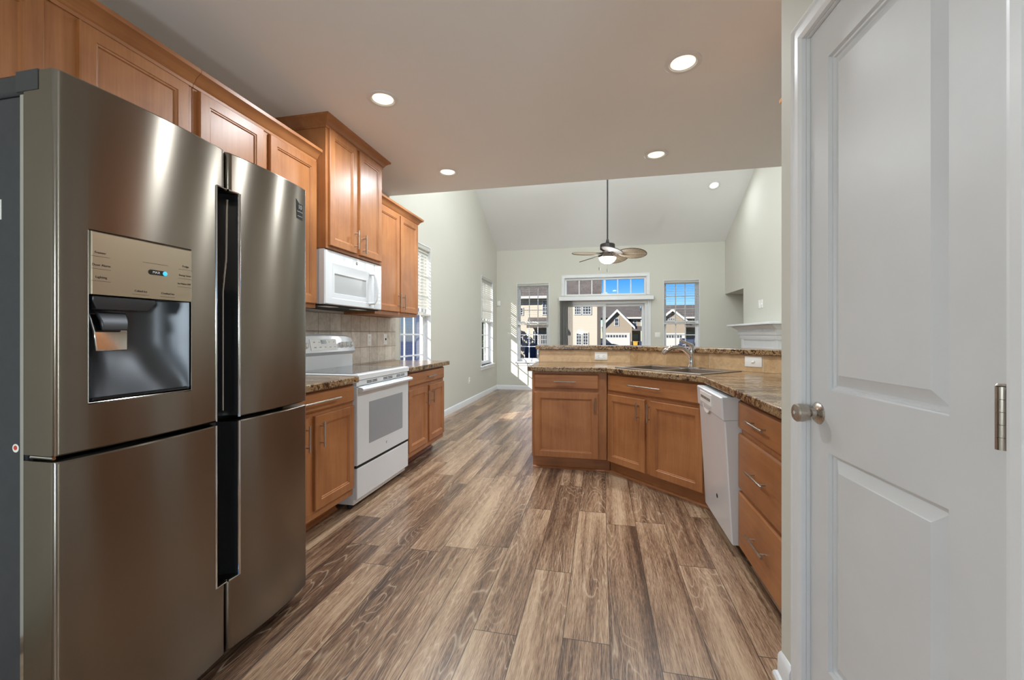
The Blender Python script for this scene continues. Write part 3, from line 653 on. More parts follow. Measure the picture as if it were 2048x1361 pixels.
def door_piece(mb, a, b, x0, x1, z0, z1, back=0.105, n=None):
    xs = sorted({x0, x1} | {x for x in [a + 0.014 * (1 - math.cos(q * math.pi / 12)) for q in range(7)] + [b - 0.014 * (1 - math.cos(q * math.pi / 12)) for q in range(7)] + [a + (b - a) * q / 24 for q in range(25)] if x0 < x < x1})
    loop = lambda z, ins=0: [(x, bow(x, a, b) + ins, z) for x in xs] + [(x1, back, z), (x0, back, z)]
    mb.loft([loop(z0, 0.004), loop(z0 + 0.004), loop(z1 - 0.004), loop(z1, 0.004)])
HX0, HX1, HZ0, HZ1, HZR = 0.438, 0.532, 0.312, 1.722, 0.368
PX0, PX1, PZ0, PZM, PZ1 = 0.064, 0.340, 1.021, 1.307, 1.474
D = {}
mb = MB(); a, b = 0.0, FC - 0.003
door_piece(mb, a, b, a, PX0, FZM1, FZ1); door_piece(mb, a, b, PX0, PX1, FZM1, PZ0); door_piece(mb, a, b, PX0, PX1, PZ1, FZ1); door_piece(mb, a, b, PX1, HX0, FZM1, FZ1); door_piece(mb, a, b, HX0, b, HZ1, FZ1)
D['ul'] = mb.build('door', M['fsteel'], FR, angle=30)
mb = MB(); a, b = FC + 0.003, FW
door_piece(mb, a, b, HX1, b, FZM1, FZ1); door_piece(mb, a, b, a, HX1, HZ1, FZ1); D['ur'] = mb.build('door', M['fsteel'], FR, angle=30)
mb = MB(); a, b = 0.0, FC - 0.003
door_piece(mb, a, b, a, HX0, FZ0, FZM0); door_piece(mb, a, b, HX0, b, FZ0, HZ0); D['ll'] = mb.build('door', M['fsteel'], FR, angle=30)
mb = MB(); a, b = FC + 0.003, FW
door_piece(mb, a, b, HX1, b, FZ0, FZM0); door_piece(mb, a, b, a, HX1, FZ0, HZ0); D['lr'] = mb.build('door', M['fsteel'], FR, angle=30)
# handle pockets: dark curved troughs with chrome edge strips
def pocket(parent, x0, x1, z0, z1, open_right):
    mb = MB(); n = 10
    prof = [(x0 + (x1 - x0) * q / n, 0.072 * math.sin(math.pi / 2 * (q / n if open_right else 1 - q / n)) ** 0.7) for q in range(n + 1)]
    mb.loft([[(x, y, z) for x, y in prof] + [(x1, 0.104, z), (x0, 0.104, z)] for z in (z0, z1)])
    mb.build('handle_pocket', M['blackg'], parent)
pocket(D['ul'], HX0 + 0.001, FC, FZM1 + 0.004, HZ1 - 0.001, True); pocket(D['ll'], HX0 + 0.001, FC, HZ0 + 0.001, FZM0 - 0.004, True)
pocket(D['ur'], FC, HX1 - 0.001, FZM1 + 0.004, HZ1 - 0.001, False); pocket(D['lr'], FC, HX1 - 0.001, HZ0 + 0.001, FZM0 - 0.004, False)
def edge_strip(parent, pts, r=0.0034):
    MB().tube(pts, r, 8).build('chrome_edge', M['chrome'], parent)
yb = lambda x: bow(x, 0.0, FC - 0.003) if x < FC else bow(x, FC + 0.003, FW)
yl, yr_ = yb(HX0) - 0.0, yb(HX1) - 0.0
edge_strip(D['ul'], [(HX0, yl, FZM1), (HX0, yl, HZ1), (FC - 0.004, yb(FC - 0.018), HZ1)]); edge_strip(D['ll'], [(HX0, yl, FZM0), (HX0, yl, HZ0), (FC - 0.004, yb(FC - 0.018), HZ0)])
edge_strip(D['ur'], [(HX1, yr_, FZM1), (HX1, yr_, HZ1), (FC + 0.004, yb(FC + 0.018), HZ1)], 0.0055); edge_strip(D['lr'], [(HX1, yr_, FZM0), (HX1, yr_, HZ0), (FC + 0.004, yb(FC + 0.018), HZ0)], 0.0055)
# swelling of the black grip in the pocket
mb = MB(); rows = [(1.716, 0.480), (1.60, 0.480), (1.52, 0.479), (1.47, 0.474), (1.43, 0.464), (1.40, 0.455), (1.37, 0.449), (1.35, 0.444)]
def pk(x): return 0.072 * math.sin(math.pi / 2 * max(0, min(1, (x - HX0 - 0.001) / (FC - HX0 - 0.001)))) ** 0.7 - 0.0025
mb.loft([[(HX0 + 0.003 + (xe - HX0 - 0.003) * q / 10, pk(HX0 + 0.003 + (xe - HX0 - 0.003) * q / 10), z) for q in range(11)] for z, xe in rows], False, False, closed=False)
mb.build('grip_liner', M['steel'], D['ul'])
mb = MB(); mb.tube([(HX1 - 0.012, 0.035, 1.70), (HX1 - 0.013, 0.038, 1.48), (HX1 - 0.018, 0.048, 1.36), (HX1 - 0.018, 0.048, 0.92)], 0.004, 8); mb.build('grip_edge', M['nickel'], D['ur'])
# dispenser: flat control panel over an open niche
py = -0.017
mb = MB(); mb.rects([(PX0 + 0.0012, PX1 - 0.0012, PZM, PZ1 - 0.0012, 0.02), (PX0 + 0.0012, PX1 - 0.0012, PZM, PZ1 - 0.0012, py + 0.002), (PX0 + 0.003, PX1 - 0.003, PZM, PZ1 - 0.003, py)])
pan = mb.build('control_panel', M['steel2'], D['ul'], angle=20)
mb = MB(); NL = 12
def niche_loop(q):
    z = PZM - 0.002 - (PZM - PZ0 - 0.006) * q; dep = 0.088 * (1 - 0.75 * max(0, (q - 0.45) / 0.55) ** 1.5)
    loop = [(PX0 + 0.002, -0.008, z)]
    for i in range(NL + 1):
        u = i / NL; x = PX0 + 0.004 + (PX1 - PX0 - 0.008) * u; loop.append((x, -0.004 + dep * (1 - abs(2 * u - 1) ** 3.0), z))
    return loop + [(PX1 - 0.002, -0.008, z)]
mb.loft([niche_loop(q / 14) for q in range(15)], False, False, closed=False)
n0, n1 = niche_loop(0), niche_loop(1); mb.add(n0, [tuple(range(len(n0)))]); mb.add(n1, [tuple(range(len(n1)))])
nic = mb.build('dispenser_niche', M['recess'], D['ul'], angle=50)
MB().loft([[(x, y, z) for x, y in ((0.072, -0.010), (0.232, -0.010), (0.222, 0.05), (0.082, 0.05))] for z in (1.304, 1.292)] + [[(x, y, 1.268) for x, y in ((0.085, -0.004), (0.215, -0.004), (0.208, 0.05), (0.09, 0.05))]]).build('spout_housing', M['recess'], nic, bevel=0.003)
mb = MB(); pad = lambda a, b, z0, z1, y0, y1: mb.loft([[(a, y0, z1), (b, y0, z1), (b, y0 + 0.008, z1), (a, y0 + 0.008, z1)], [(a + 0.003, (y0 + y1) / 2 - 0.006, (z0 + z1) / 2), (b - 0.003, (y0 + y1) / 2 - 0.006, (z0 + z1) / 2), (b - 0.003, (y0 + y1) / 2 + 0.004, (z0 + z1) / 2), (a + 0.003, (y0 + y1) / 2 + 0.004, (z0 + z1) / 2)], [(a + 0.006, y1, z0), (b - 0.006, y1, z0), (b - 0.006, y1 + 0.008, z0), (a + 0.006, y1 + 0.008, z0)]])
pad(0.085, 0.176, 1.155, 1.262, 0.028, 0.008); mb.build('ice_paddle', M['chrome'], nic, bevel=0.008)
mb = MB(); pad(0.094, 0.168, 1.212, 1.262, 0.012, -0.004); mb.build('water_paddle', M['recess'], nic, bevel=0.006)
MB().rects([(PX0 + 0.006, PX1 - 0.006, PZ0 + 0.003, PZ0 + 0.012, -0.002), (PX0 + 0.010, PX1 - 0.010, PZ0 + 0.005, PZ0 + 0.010, -0.010)]).build('drip_ledge', M['blackg'], nic)
mb = MB()
for pts in ([(PX0, PZ0), (PX0, PZ1), (PX1, PZ1), (PX1, PZ0), (PX0, PZ0)],): mb.tube([(x, yb(x) - 0.0003, z) for x, z in pts], 0.0012, 6)
mb.build('dispenser_rim', M['chrome'], D['ul'])
TR_ = (R(90), 0, 0)
for body, x, z, sz in (('Freezer', 0.085, 1.418, 0.0085), ('Door Alarm', 0.087, 1.385, 0.0085), ('Lighting', 0.087, 1.353, 0.0085), ('Fridge', 0.318, 1.418, 0.0085), ('Energy Saver', 0.316, 1.389, 0.0075), ('Ice Maker OFF', 0.314, 1.362, 0.0072), ('Cubed Ice', 0.185, 1.326, 0.0082), ('Crushed Ice', 0.262, 1.326, 0.0082)):
    text('control_lettering', body, sz, (x, py - 0.0004, z), TR_, M['ink'], pan)
    MB().box(x - 0.022, x + 0.022, py - 0.0004, py + 0.0004, z - 0.0105, z - 0.0098).build('control_line', M['ink'], pan, smooth=False)
MB().box(0.19, 0.262, py - 0.0004, py + 0.0004, 1.4115, 1.4122).build('control_line', M['ink'], pan, smooth=False)
MB().lathe([(0.0072, 0), (0.0072, 0.0012)], n=24, tf=lambda p: (0.232 + p[0] * 1.0 + (0.019 if p[0] > 0 else -0.019), py - 0.0002 - p[2], 1.386 + p[1])).build('display_window', M['blackg'], pan)
MB().lathe([(0.0068, 0), (0.0068, 0.0018), (0.005, 0.0026)], n=24, tf=lambda p: (0.2525 + p[0], py - p[2], 1.386 + p[1])).build('blue_light', M['blue'], pan)
text('display_lettering', 'MAX', 0.010, (0.227, py - 0.0018, 1.386), TR_, M['inkw'], pan)
# sticker on the upper right door
ys = yb(0.845) - 0.0006
MB().add([(0.822, yb(0.822) - 0.0008, 1.800), (0.826, yb(0.826) - 0.0008, 1.715), (0.868, yb(0.868) - 0.0008, 1.712), (0.868, yb(0.868) - 0.0008, 1.783), (0.845, yb(0.845) - 0.0008, 1.783)], [(0, 1, 2, 3, 4)]).build('warranty_sticker', M['black'], D['ur'], smooth=False)
sr = (R(90), 0, R(5))
text('sticker_lettering', '10', 0.026, (0.849, yb(0.849) - 0.002, 1.767), sr, M['inkw'], D['ur'])
text('sticker_lettering', 'Year Warranty', 0.0062, (0.848, yb(0.848) - 0.002, 1.747), sr, M['inkw'], D['ur'])
text('sticker_lettering', 'on compressor', 0.0055, (0.848, yb(0.848) - 0.002, 1.727), sr, M['inkw'], D['ur'])
# hinge cover on top, label and small sticker on the dark side
MB().prism([(0.006, 0.10), (0.006, 0.62), (0.10, 0.62), (0.10, 0.03), (0.02, 0.03)], 1.8155, 1.868).build('hinge_cover', M['recess'], FR, bevel=0.008)
MB().box(-0.0012, 0.003, 0.055, 0.13, 1.815, 1.866).build('hinge_plate', M['recess'], FR, bevel=0.0)
MB().box(0.0105, 0.0125, 0.205, 0.30, 1.500, 1.552).build('paper_label', M['whitep'], FR, smooth=False)
t_ = MB().lathe([(0.011, 0), (0.011, 0.001)], n=14, tf=lambda p: (0.011 - p[2], 0.152 + p[0], 0.908 + p[1])).build('round_sticker', M['whitep'], FR)
MB().lathe([(0.006, 0.001), (0.006, 0.0016)], n=14, tf=lambda p: (0.011 - p[2], 0.152 + p[0], 0.909 + p[1])).build('sticker_print', M['red'], t_)
MB().tube([(0.01, 0.02, 0.8895), (0.01, 0.095, 0.8895)], 0.0045, 8).build('middle_hinge', M['chrome'], FR)

# ------------------------------------------------------------------ range
RG = thing('electric_range', 'white freestanding electric range between maple base cabinets', 'range', (-1.62, 2.557, 0), 90)
RW_ = 0.772
MB().box(0.004, RW_ - 0.004, 0.03, 0.60, 0.035, 0.885).build('range_body', M['white'], RG, bevel=0.003)
for x in (0.04, RW_ - 0.04):
    for y in (0.08, 0.55): MB().lathe([(0.018, 0), (0.018, 0.036)], (x, y, 0), 12).build('levelling_foot', M['black'], RG)
mb = MB(); mb.rects([(0.003, RW_ - 0.003, 0.075, 0.286, 0.03), (0.003, RW_ - 0.003, 0.075, 0.286, 0.004), (0.007, RW_ - 0.007, 0.079, 0.282, 0.0)]); mb.build('storage_drawer', M['white'], RG, angle=20)
MB().loft([[(x, 0.004, 0.288), (x, 0.028, 0.288), (x, 0.028, 0.298 + 0.012 * math.sin(math.pi * x / RW_)), (x, 0.004, 0.298 + 0.012 * math.sin(math.pi * x / RW_))] for x in [RW_ * q / 12 for q in range(13)]]).build('drawer_gap', M['dark'], RG)
mb = MB(); Z0, Z1 = 0.305, 0.835
mb.rects([(0.003, RW_ - 0.003, Z0, Z1, 0.03), (0.003, RW_ - 0.003, Z0, Z1, 0.003), (0.007, RW_ - 0.007, Z0 + 0.004, Z1 - 0.004, -0.002), (0.148, RW_ - 0.115, 0.428, 0.720, -0.002)], True, False)
od = mb.build('oven_door', M['white'], RG, angle=20)
MB().rects([(0.146, RW_ - 0.113, 0.426, 0.722, 0.02), (0.146, RW_ - 0.113, 0.426, 0.722, -0.0028), (0.148, RW_ - 0.115, 0.428, 0.720, -0.003)]).build('oven_window', M['ovenglass'], od)
mb = MB(); pr = lambda x: [(x, -0.004, 0.845), (x, -0.040, 0.838), (x, -0.046, 0.826), (x, -0.040, 0.812), (x, -0.004, 0.806)]
mb.loft([pr(0.004), pr(RW_ - 0.004)]); mb.build('oven_handle', M['white'], od, bevel=0.003)
mb = MB().lathe([(0.0085, 0), (0.0085, 0.001)], n=20, tf=lambda p: (0.395 + p[0], -0.0022 - p[2], 0.374 + p[1])); lg = mb.build('round_emblem', M['pewter'], od)
MB().lathe([(0.005, 0.001), (0.005, 0.0016)], n=16, tf=lambda p: (0.395 + p[0], -0.0022 - p[2], 0.374 + p[1])).build('emblem_centre', M['inkw'], lg)
MB().rects([(0.002, RW_ - 0.002, 0.848, 0.886, 0.03), (0.002, RW_ - 0.002, 0.848, 0.886, 0.006)]).build('vent_trim', M['white'], RG)
mb = MB()
for x0 in (0.13, 0.36, 0.57):
    for k in range(2):
        for z in (0.858, 0.868): mb.box(x0 + k * 0.075, x0 + k * 0.075 + 0.065, 0.0045, 0.01, z, z + 0.005)
mb.build('vent_slots', M['dark'], RG, smooth=False)
mb = MB(); mb.loft([[(0, -0.006, 0.890), (RW_, -0.006, 0.890), (RW_, 0.60, 0.890), (0, 0.60, 0.890)], [(0, -0.006, 0.922), (RW_, -0.006, 0.922), (RW_, 0.60, 0.922), (0, 0.60, 0.922)], [(0.012, 0.006, 0.929), (RW_ - 0.012, 0.006, 0.929), (RW_ - 0.012, 0.60, 0.929), (0.012, 0.60, 0.929)]]); mb.build('cooktop_frame', M['white'], RG, angle=20)
ct = MB().box(0.03, RW_ - 0.03, 0.055, 0.53, 0.9285, 0.9315).build('cooktop_glass', M['cooktop'], RG, bevel=0.001)
for x, y, r in ((0.21, 0.18, 0.105), (0.55, 0.18, 0.085), (0.21, 0.42, 0.075), (0.55, 0.42, 0.105)):
    MB().loft([[(x + q * math.cos(2 * math.pi * k / 40), y + q * math.sin(2 * math.pi * k / 40), 0.9317) for k in range(40)] for q in (r - 0.002, r)], False, False).build('burner_ring', M['pewter'], ct)
# backguard with sloped control face
mb = MB(); sec = lambda x, t_: [(x, 0.535, 0.93), (x, 0.535, 1.035), (x, 0.515, 1.052), (x, 0.505, 1.062), (x, 0.535, 1.192 - t_), (x, 0.56, 1.206 - t_), (x, 0.60, 1.204 - t_), (x, 0.60, 0.93)]
mb.loft([sec(0.0, 0.055), sec(0.02, 0.02), sec(0.10, 0.006), sec(RW_ / 2, 0), sec(RW_ - 0.10, 0.006), sec(RW_ - 0.02, 0.02), sec(RW_, 0.055)])
bg = mb.build('backguard', M['white'], RG, angle=40)
sl = lambda x, z, o=0.0: (x, 0.505 + (z - 1.062) * 0.23 - 0.0015 - o, z)
MB().add([sl(0.20, 1.08), sl(0.52, 1.08), sl(0.52, 1.165), sl(0.20, 1.165), sl(0.20, 1.08, 0.002), sl(0.52, 1.08, 0.002), sl(0.52, 1.165, 0.002), sl(0.20, 1.165, 0.002)], [(4, 5, 6, 7), (0, 1, 5, 4), (1, 2, 6, 5), (2, 3, 7, 6), (3, 0, 4, 7)]).build('control_panel', M['whitep'], bg, smooth=False)
MB().add([sl(0.325, 1.128, 0.003), sl(0.395, 1.128, 0.003), sl(0.395, 1.158, 0.003), sl(0.325, 1.158, 0.003)], [(0, 1, 2, 3)]).build('clock_display', M['blackg'], bg, smooth=False)
mb = MB()
for k in range(5): mb.add([sl(0.235 + k * 0.06, 1.098, 0.003), sl(0.262 + k * 0.06, 1.098, 0.003), sl(0.262 + k * 0.06, 1.106, 0.003), sl(0.235 + k * 0.06, 1.106, 0.003)], [(0, 1, 2, 3)])
for k in (0, 1, 3, 4): mb.add([sl(0.235 + k * 0.06, 1.138, 0.003), sl(0.255 + k * 0.06, 1.138, 0.003), sl(0.255 + k * 0.06, 1.146, 0.003), sl(0.235 + k * 0.06, 1.146, 0.003)], [(0, 1, 2, 3)])
mb.build('button_marks', M['pewter'], bg, smooth=False)
for x in (0.07, 0.14, 0.582, 0.645, 0.708):
    kx, ky, kz = sl(x, 1.115); kt = lambda p: (kx + p[0], ky - p[2] - p[1] * 0.0, kz + p[1] + p[2] * 0.23)
    k_ = MB().lathe([(0.026, 0), (0.026, 0.008), (0.021, 0.012), (0.018, 0.028), (0.015, 0.030)], n=20, tf=kt).build('control_knob', M['whitep'], bg)
    MB().box(-0.003, 0.003, -0.017, 0.017, 0.029, 0.034, tf=kt).build('knob_grip', M['white'], k_)

# ------------------------------------------------------------------ microwave
MW = thing('microwave', 'white over the range microwave under the tall maple cabinet', 'microwave', (-1.87, 2.557, 1.405), 90)
w = 0.762
MB().box(0.002, w - 0.002, 0.045, 0.378, 0.012, 0.394).build('microwave_body', M['white'], MW, bevel=0.003)
MB().box(0.01, w - 0.01, 0.02, 0.37, 0.0, 0.012).build('vent_base', M['dark'], MW, bevel=0.002)
for x in (0.06, 0.44): MB().box(x, x + 0.14, 0.03, 0.10, -0.003, 0.001).build('task_lamp_lens', M['whitep'], MW, bevel=0.001)
mb = MB(); mb.rects([(0, 0.640, 0.010, 0.394, 0.045), (0, 0.640, 0.010, 0.394, 0.004), (0.006, 0.634, 0.016, 0.388, -0.004), (0.075, 0.60, 0.055, 0.310, -0.004), (0.082, 0.59, 0.06, 0.303, -0.0015), (0.110, 0.530, 0.092, 0.236, -0.0015), (0.114, 0.526, 0.096, 0.232, 0.006)], True, False)
md = mb.build('microwave_door', M['white'], MW, angle=20)
MB().box(0.108, 0.532, 0.004, 0.008, 0.090, 0.238).build('door_window', M['mwglass'], md, smooth=False)
mb = MB(); mb.tube([(0.575, -0.002, 0.295), (0.592, -0.034, 0.292), (0.598, -0.046, 0.26), (0.600, -0.052, 0.17), (0.598, -0.046, 0.085), (0.592, -0.034, 0.055), (0.560, -0.002, 0.05)], [0.011, 0.012, 0.013, 0.014, 0.013, 0.012, 0.011], 12); mb.build('door_handle', M['white'], md)
lg = MB().lathe([(0.0105, 0), (0.0105, 0.0012)], n=20, tf=lambda p: (0.385 + p[0], -0.004 - p[2], 0.350 + p[1])).build('round_emblem', M['ink'], md)
MB().lathe([(0.005, 0.0012), (0.005, 0.0018)], n=16, tf=lambda p: (0.385 + p[0], -0.004 - p[2], 0.350 + p[1])).build('emblem_centre', M['inkw'], lg)
cp = MB().rects([(0.642, w, 0.010, 0.394, 0.045), (0.642, w, 0.010, 0.394, 0.003), (0.648, w - 0.005, 0.016, 0.388, -0.003)]).build('keypad_panel', M['white'], MW, angle=20)
MB().box(0.668, 0.712, -0.004, -0.002, 0.270, 0.298).build('clock_display', M['blackg'], cp, smooth=False)
mb = MB()
for r in range(6):
    for q in range(3): mb.box(0.662 + q * 0.028, 0.682 + q * 0.028, -0.0036, -0.0026, 0.06 + r * 0.032, 0.078 + r * 0.032)
mb.build('keypad_buttons', M['whitep'], cp, smooth=False)

# ------------------------------------------------------------------ dishwasher, its door hanging slightly open
DW = thing('dishwasher', 'white dishwasher with its door slightly ajar beside drawers', 'dishwasher', (0.735, 3.05, 0), -90)
MB().box(0.004, 0.588, 0.052, 0.58, 0.10, 0.868).build('tub_body', M['white'], DW, bevel=0.003)
MB().box(0.01, 0.582, 0.03, 0.06, 0.0, 0.10).build('kick_plate', M['black'], DW, smooth=False)
tilt = R(3.2)
hing = lambda p: (p[0], p[1] * math.cos(tilt) - (p[2] - 0.06) * math.sin(tilt), 0.06 + p[1] * math.sin(tilt) + (p[2] - 0.06) * math.cos(tilt))
mb = MB(); mb.rects([(0.002, 0.590, 0.062, 0.735, 0.044), (0.002, 0.590, 0.062, 0.735, -0.036), (0.008, 0.584, 0.068, 0.733, -0.042)], tf=hing)
dd = mb.build('dishwasher_door', M['white'], DW, bevel=0.0, angle=25)
mb = MB(); mb.rects([(0.002, 0.590, 0.737, 0.862, 0.044), (0.002, 0.590, 0.737, 0.862, -0.044), (0.008, 0.584, 0.742, 0.857, -0.052)], tf=hing); cp = mb.build('control_console', M['white'], dd, angle=25)
mb = MB(); mb.rects([(0.10, 0.38, 0.775, 0.842, -0.0525), (0.10, 0.38, 0.775, 0.842, -0.0545)], tf=hing); mb.build('button_panel', M['whitep'], cp)
mb = MB()
for k in range(8): mb.box(0.122 + k * 0.030, 0.140 + k * 0.030, -0.0556, -0.0544, 0.800, 0.818, tf=hing)
mb.build('button_marks', M['pewter'], cp, smooth=False)
mb = MB(); mb.loft([[(0.24 + 0.085 * math.cos(a_) * q, -0.0505 + y_, 0.768 - 0.05 * abs(math.sin(a_)) * q) for a_ in [math.pi * k / 12 for k in range(13)]] for q, y_ in ((1.0, -0.003), (0.86, -0.001))], False, True, tf=hing); mb.build('handle_scoop', M['whitep'], cp)
MB().lathe([(0.013, 0), (0.013, 0.002)], n=18, tf=lambda p: hing((0.335 + p[0], -0.042 - p[2], 0.235 + p[1]))).build('round_emblem', M['ink'], dd)

# ------------------------------------------------------------------ sink and faucet
t = thing('kitchen_sink', 'double bowl stainless steel sink set in the angled counter', 'sink', (SCX, SCY, 0.918), -45)
bowls = [(-SW / 2 + 0.05, -0.015, -SDp / 2 + 0.05, SDp / 2 - 0.115), (0.015, SW / 2 - 0.05, -SDp / 2 + 0.05, SDp / 2 - 0.115)]
rl = lambda x0, x1, y0, y1: [(x0, y0), (x1, y0), (x1, y1), (x0, y1)]
rim = MB().holed(rl(-SW / 2, SW / 2, -SDp / 2, SDp / 2), [rl(*b) for b in bowls], 0.0, 0.007).build('sink_rim', M['steel'], t, bevel=0.003)
for b in bowls:
    x0, x1, y0, y1 = b
    mb = MB(); mb.loft([[(x, y, z) for x, y in rl(x0 + i_, x1 - i_, y0 + i_, y1 - i_)] for i_, z in ((0, 0.005), (0.004, -0.02), (0.02, -0.15), (0.05, -0.17))], False, True)
    bw = mb.build('bowl', M['steel'], t, angle=60); MB().lathe([(0.04, -0.169), (0.03, -0.172)], ((x0 + x1) / 2, (y0 + y1) / 2, 0), 20).build('drain', M['chrome'], bw)
fx, fy = s45(0.012, SDp / 2 - 0.062)
swv = lambda pts: [(0.545 * y, 0.839 * y, z) for x, y, z in pts]
t = thing('kitchen_faucet', 'chrome single lever faucet arching over the sink', 'faucet', (fx, fy, 0.925), -45)
MB().loft([[(0.125 * math.copysign(abs(math.cos(a)) ** 0.5, math.cos(a)), 0.03 * math.copysign(abs(math.sin(a)) ** 0.7, math.sin(a)), z) for a in [2 * math.pi * k / 32 for k in range(32)]] for z in (0, 0.007)]).build('deck_plate', M['chrome'], t)
MB().lathe([(0.030, 0.004), (0.027, 0.012), (0.022, 0.03), (0.020, 0.075), (0.023, 0.11), (0.025, 0.15), (0.021, 0.168)], n=24).build('faucet_body', M['chrome'], t)
MB().tube(swv([(0, 0.005, 0.085), (0, -0.03, 0.125), (0, -0.07, 0.158), (0, -0.12, 0.172), (0, -0.17, 0.165), (0, -0.215, 0.138), (0, -0.235, 0.118)]), [0.018, 0.019, 0.018, 0.017, 0.020, 0.022, 0.019], 16).build('spout', M['chrome'], t)
lv = MB().tube(swv([(0, 0.012, 0.155), (0, 0.005, 0.185), (0, -0.03, 0.202), (0, -0.075, 0.222), (0, -0.09, 0.234)]), [0.020, 0.016, 0.011, 0.009, 0.011], 14).build('lever', M['chrome'], t)

# ------------------------------------------------------------------ ceiling lights
def downlight(label, loc, tiltx=0.0, power=DOWNLIGHT_W):
    t = thing('recessed_light', label, 'light', loc, 0, 'recessed ceiling lights'); t.rotation_euler = (tiltx, 0, 0)
    MB().lathe([(0.098, 0.0), (0.098, -0.004), (0.090, -0.008), (0.074, -0.006), (0.068, 0.012), (0.064, 0.02)], n=40, cap0=False, cap1=False).build('trim_ring', M['trim'], t)
    MB().lathe([(0.0655, -0.0005), (0.060, -0.004), (0.040, -0.006), (0.002, -0.007)], n=32, cap0=False, cap1=True).build('lamp_lens', M['lamp'], t)
    l = light('recessed_lamp', 'AREA', (0, 0, -0.03), power, WARM, shape='DISK', size=0.13); l.parent = t; l.data.spread = R(175)
    return t
downlight('lit recessed ceiling light near the tall maple cabinet, off white trim', (-1.365, 2.445, CZ))
downlight('lit recessed ceiling light near the ceiling edge above the range side', (-1.39, 3.665, CZ))
downlight('largest lit recessed ceiling light, nearest the pantry door', (0.445, 2.466, CZ))
downlight('lit recessed ceiling light near the ceiling edge above the sink', (0.451, 3.675, CZ))
downlight('small lit recessed light in the sloping vaulted ceiling', (1.857, 7.57, vz(7.57) - 0.002), -math.atan(0.484), 6)
nz = lambda y: 4.1 + (vz(RY) - 4.1) * (y - (KE - 0.1)) / (RY - KE + 0.1) - 0.10
for x, lb in ((-1.1, 'unseen recessed light added in the near slope of the vault, range side'), (0.8, 'unseen recessed light added in the near slope of the vault, fireplace side')):
    downlight(lb, (x, 5.0, 4.40), math.atan(0.35), 26)  # hidden pair added to brighten the far wall and slope

# ------------------------------------------------------------------ ceiling fan
FXc, FYc = 0.10, 6.75
CF = thing('ceiling_fan', 'dark ceiling fan with leaf shaped wicker blades and glowing bowl light', 'ceiling fan', (FXc, FYc, 2.30))
MB().lathe([(0.012, 0.33), (0.012, vz(FYc) - 2.33)], n=14).build('downrod', M['bronze'], CF)
MB().lathe([(0.07, vz(FYc) - 2.30), (0.065, vz(FYc) - 2.36), (0.02, vz(FYc) - 2.42)], n=24).build('canopy', M['bronze'], CF)
MB().lathe([(0.018, 0.40), (0.026, 0.36), (0.040, 0.345), (0.105, 0.330), (0.115, 0.318), (0.115, 0.245), (0.06, 0.21)], n=32).build('motor_housing', M['bronze'], CF)
MB().lathe([(0.075, 0.215), (0.085, 0.19), (0.075, 0.16), (0.07, 0.135), (0.10, 0.125), (0.118, 0.115)], n=32).build('light_fitter', M['pewter'], CF)
MB().lathe([(0.138, 0.116), (0.128, 0.082), (0.097, 0.045), (0.050, 0.024), (0.004, 0.019)], n=32, cap0=False).build('light_bowl', M['globe'], CF)
def blade(ang, pitch):
    rot = Matrix.Rotation(R(ang), 4, 'Z') @ Matrix.Translation((0.12, 0, 0.175)) @ Matrix.Rotation(R(pitch), 4, 'X') @ Matrix.Rotation(R(4), 4, 'Y')
    tf = lambda p: tuple(rot @ Vector(p))
    n = 28; L = 0.45
    outl = lambda s: [(0.02 + L * 0.5 * (1 - math.cos(a)), s * 0.170 * math.sin(a) * (0.72 + 0.28 * math.sin(a * 0.5)), 0) for a in [2 * math.pi * k / n for k in range(n)]]
    o = outl(1.0); mid = [(0.02 + L / 2 + (x - 0.02 - L / 2) * 0.96, y * 0.94, 0) for x, y, z in o]
    b = MB().loft([[(x, y, -0.003) for x, y, z in mid], [(x, y, 0.003) for x, y, z in mid]], tf=tf).build('blade', M['wicker'], CF)
    MB().tube(o + [o[0]], 0.006, 6, tf=tf).build('blade_rim', M['rim'], b)
    mb = MB()
    for k in range(1, 14):
        a = math.pi * k / 14; x = 0.02 + L * 0.5 * (1 - math.cos(a)); yy = 0.170 * math.sin(a) * (0.72 + 0.28 * math.sin(a * 0.5)) * 0.93
        for s_ in (-1, 1): mb.tube([(0.02 + L * 0.12, 0, -0.003), (x + 0.01, s_ * yy, -0.004)], 0.002, 5, tf=tf)
    mb.build('blade_ribs', M['rim'], b)
    MB().tube([(-0.06, 0, 0.01), (-0.02, 0, 0.002), (0.07, 0, -0.004)], [0.012, 0.012, 0.016], 8, tf=tf).build('blade_arm', M['bronze'], b)
for k in range(5): blade(-8 + 72 * k, -18)
for x, zc in ((-0.125, 0.0), (-0.005, -0.03)):
    MB().tube([(x, -0.09, 0.125), (x, -0.09, zc - 0.05)], 0.0009, 5).build('pull_chain', M['pewter'], CF)
    MB().tube([(x, -0.09, zc - 0.05), (x, -0.09, zc - 0.095)], 0.0065, 8).build('chain_fob', M['ink'], CF)
light('fan_lamp', 'POINT', (FXc, FYc, 2.22), 22.0, WARM, shadow_soft_size=0.11)
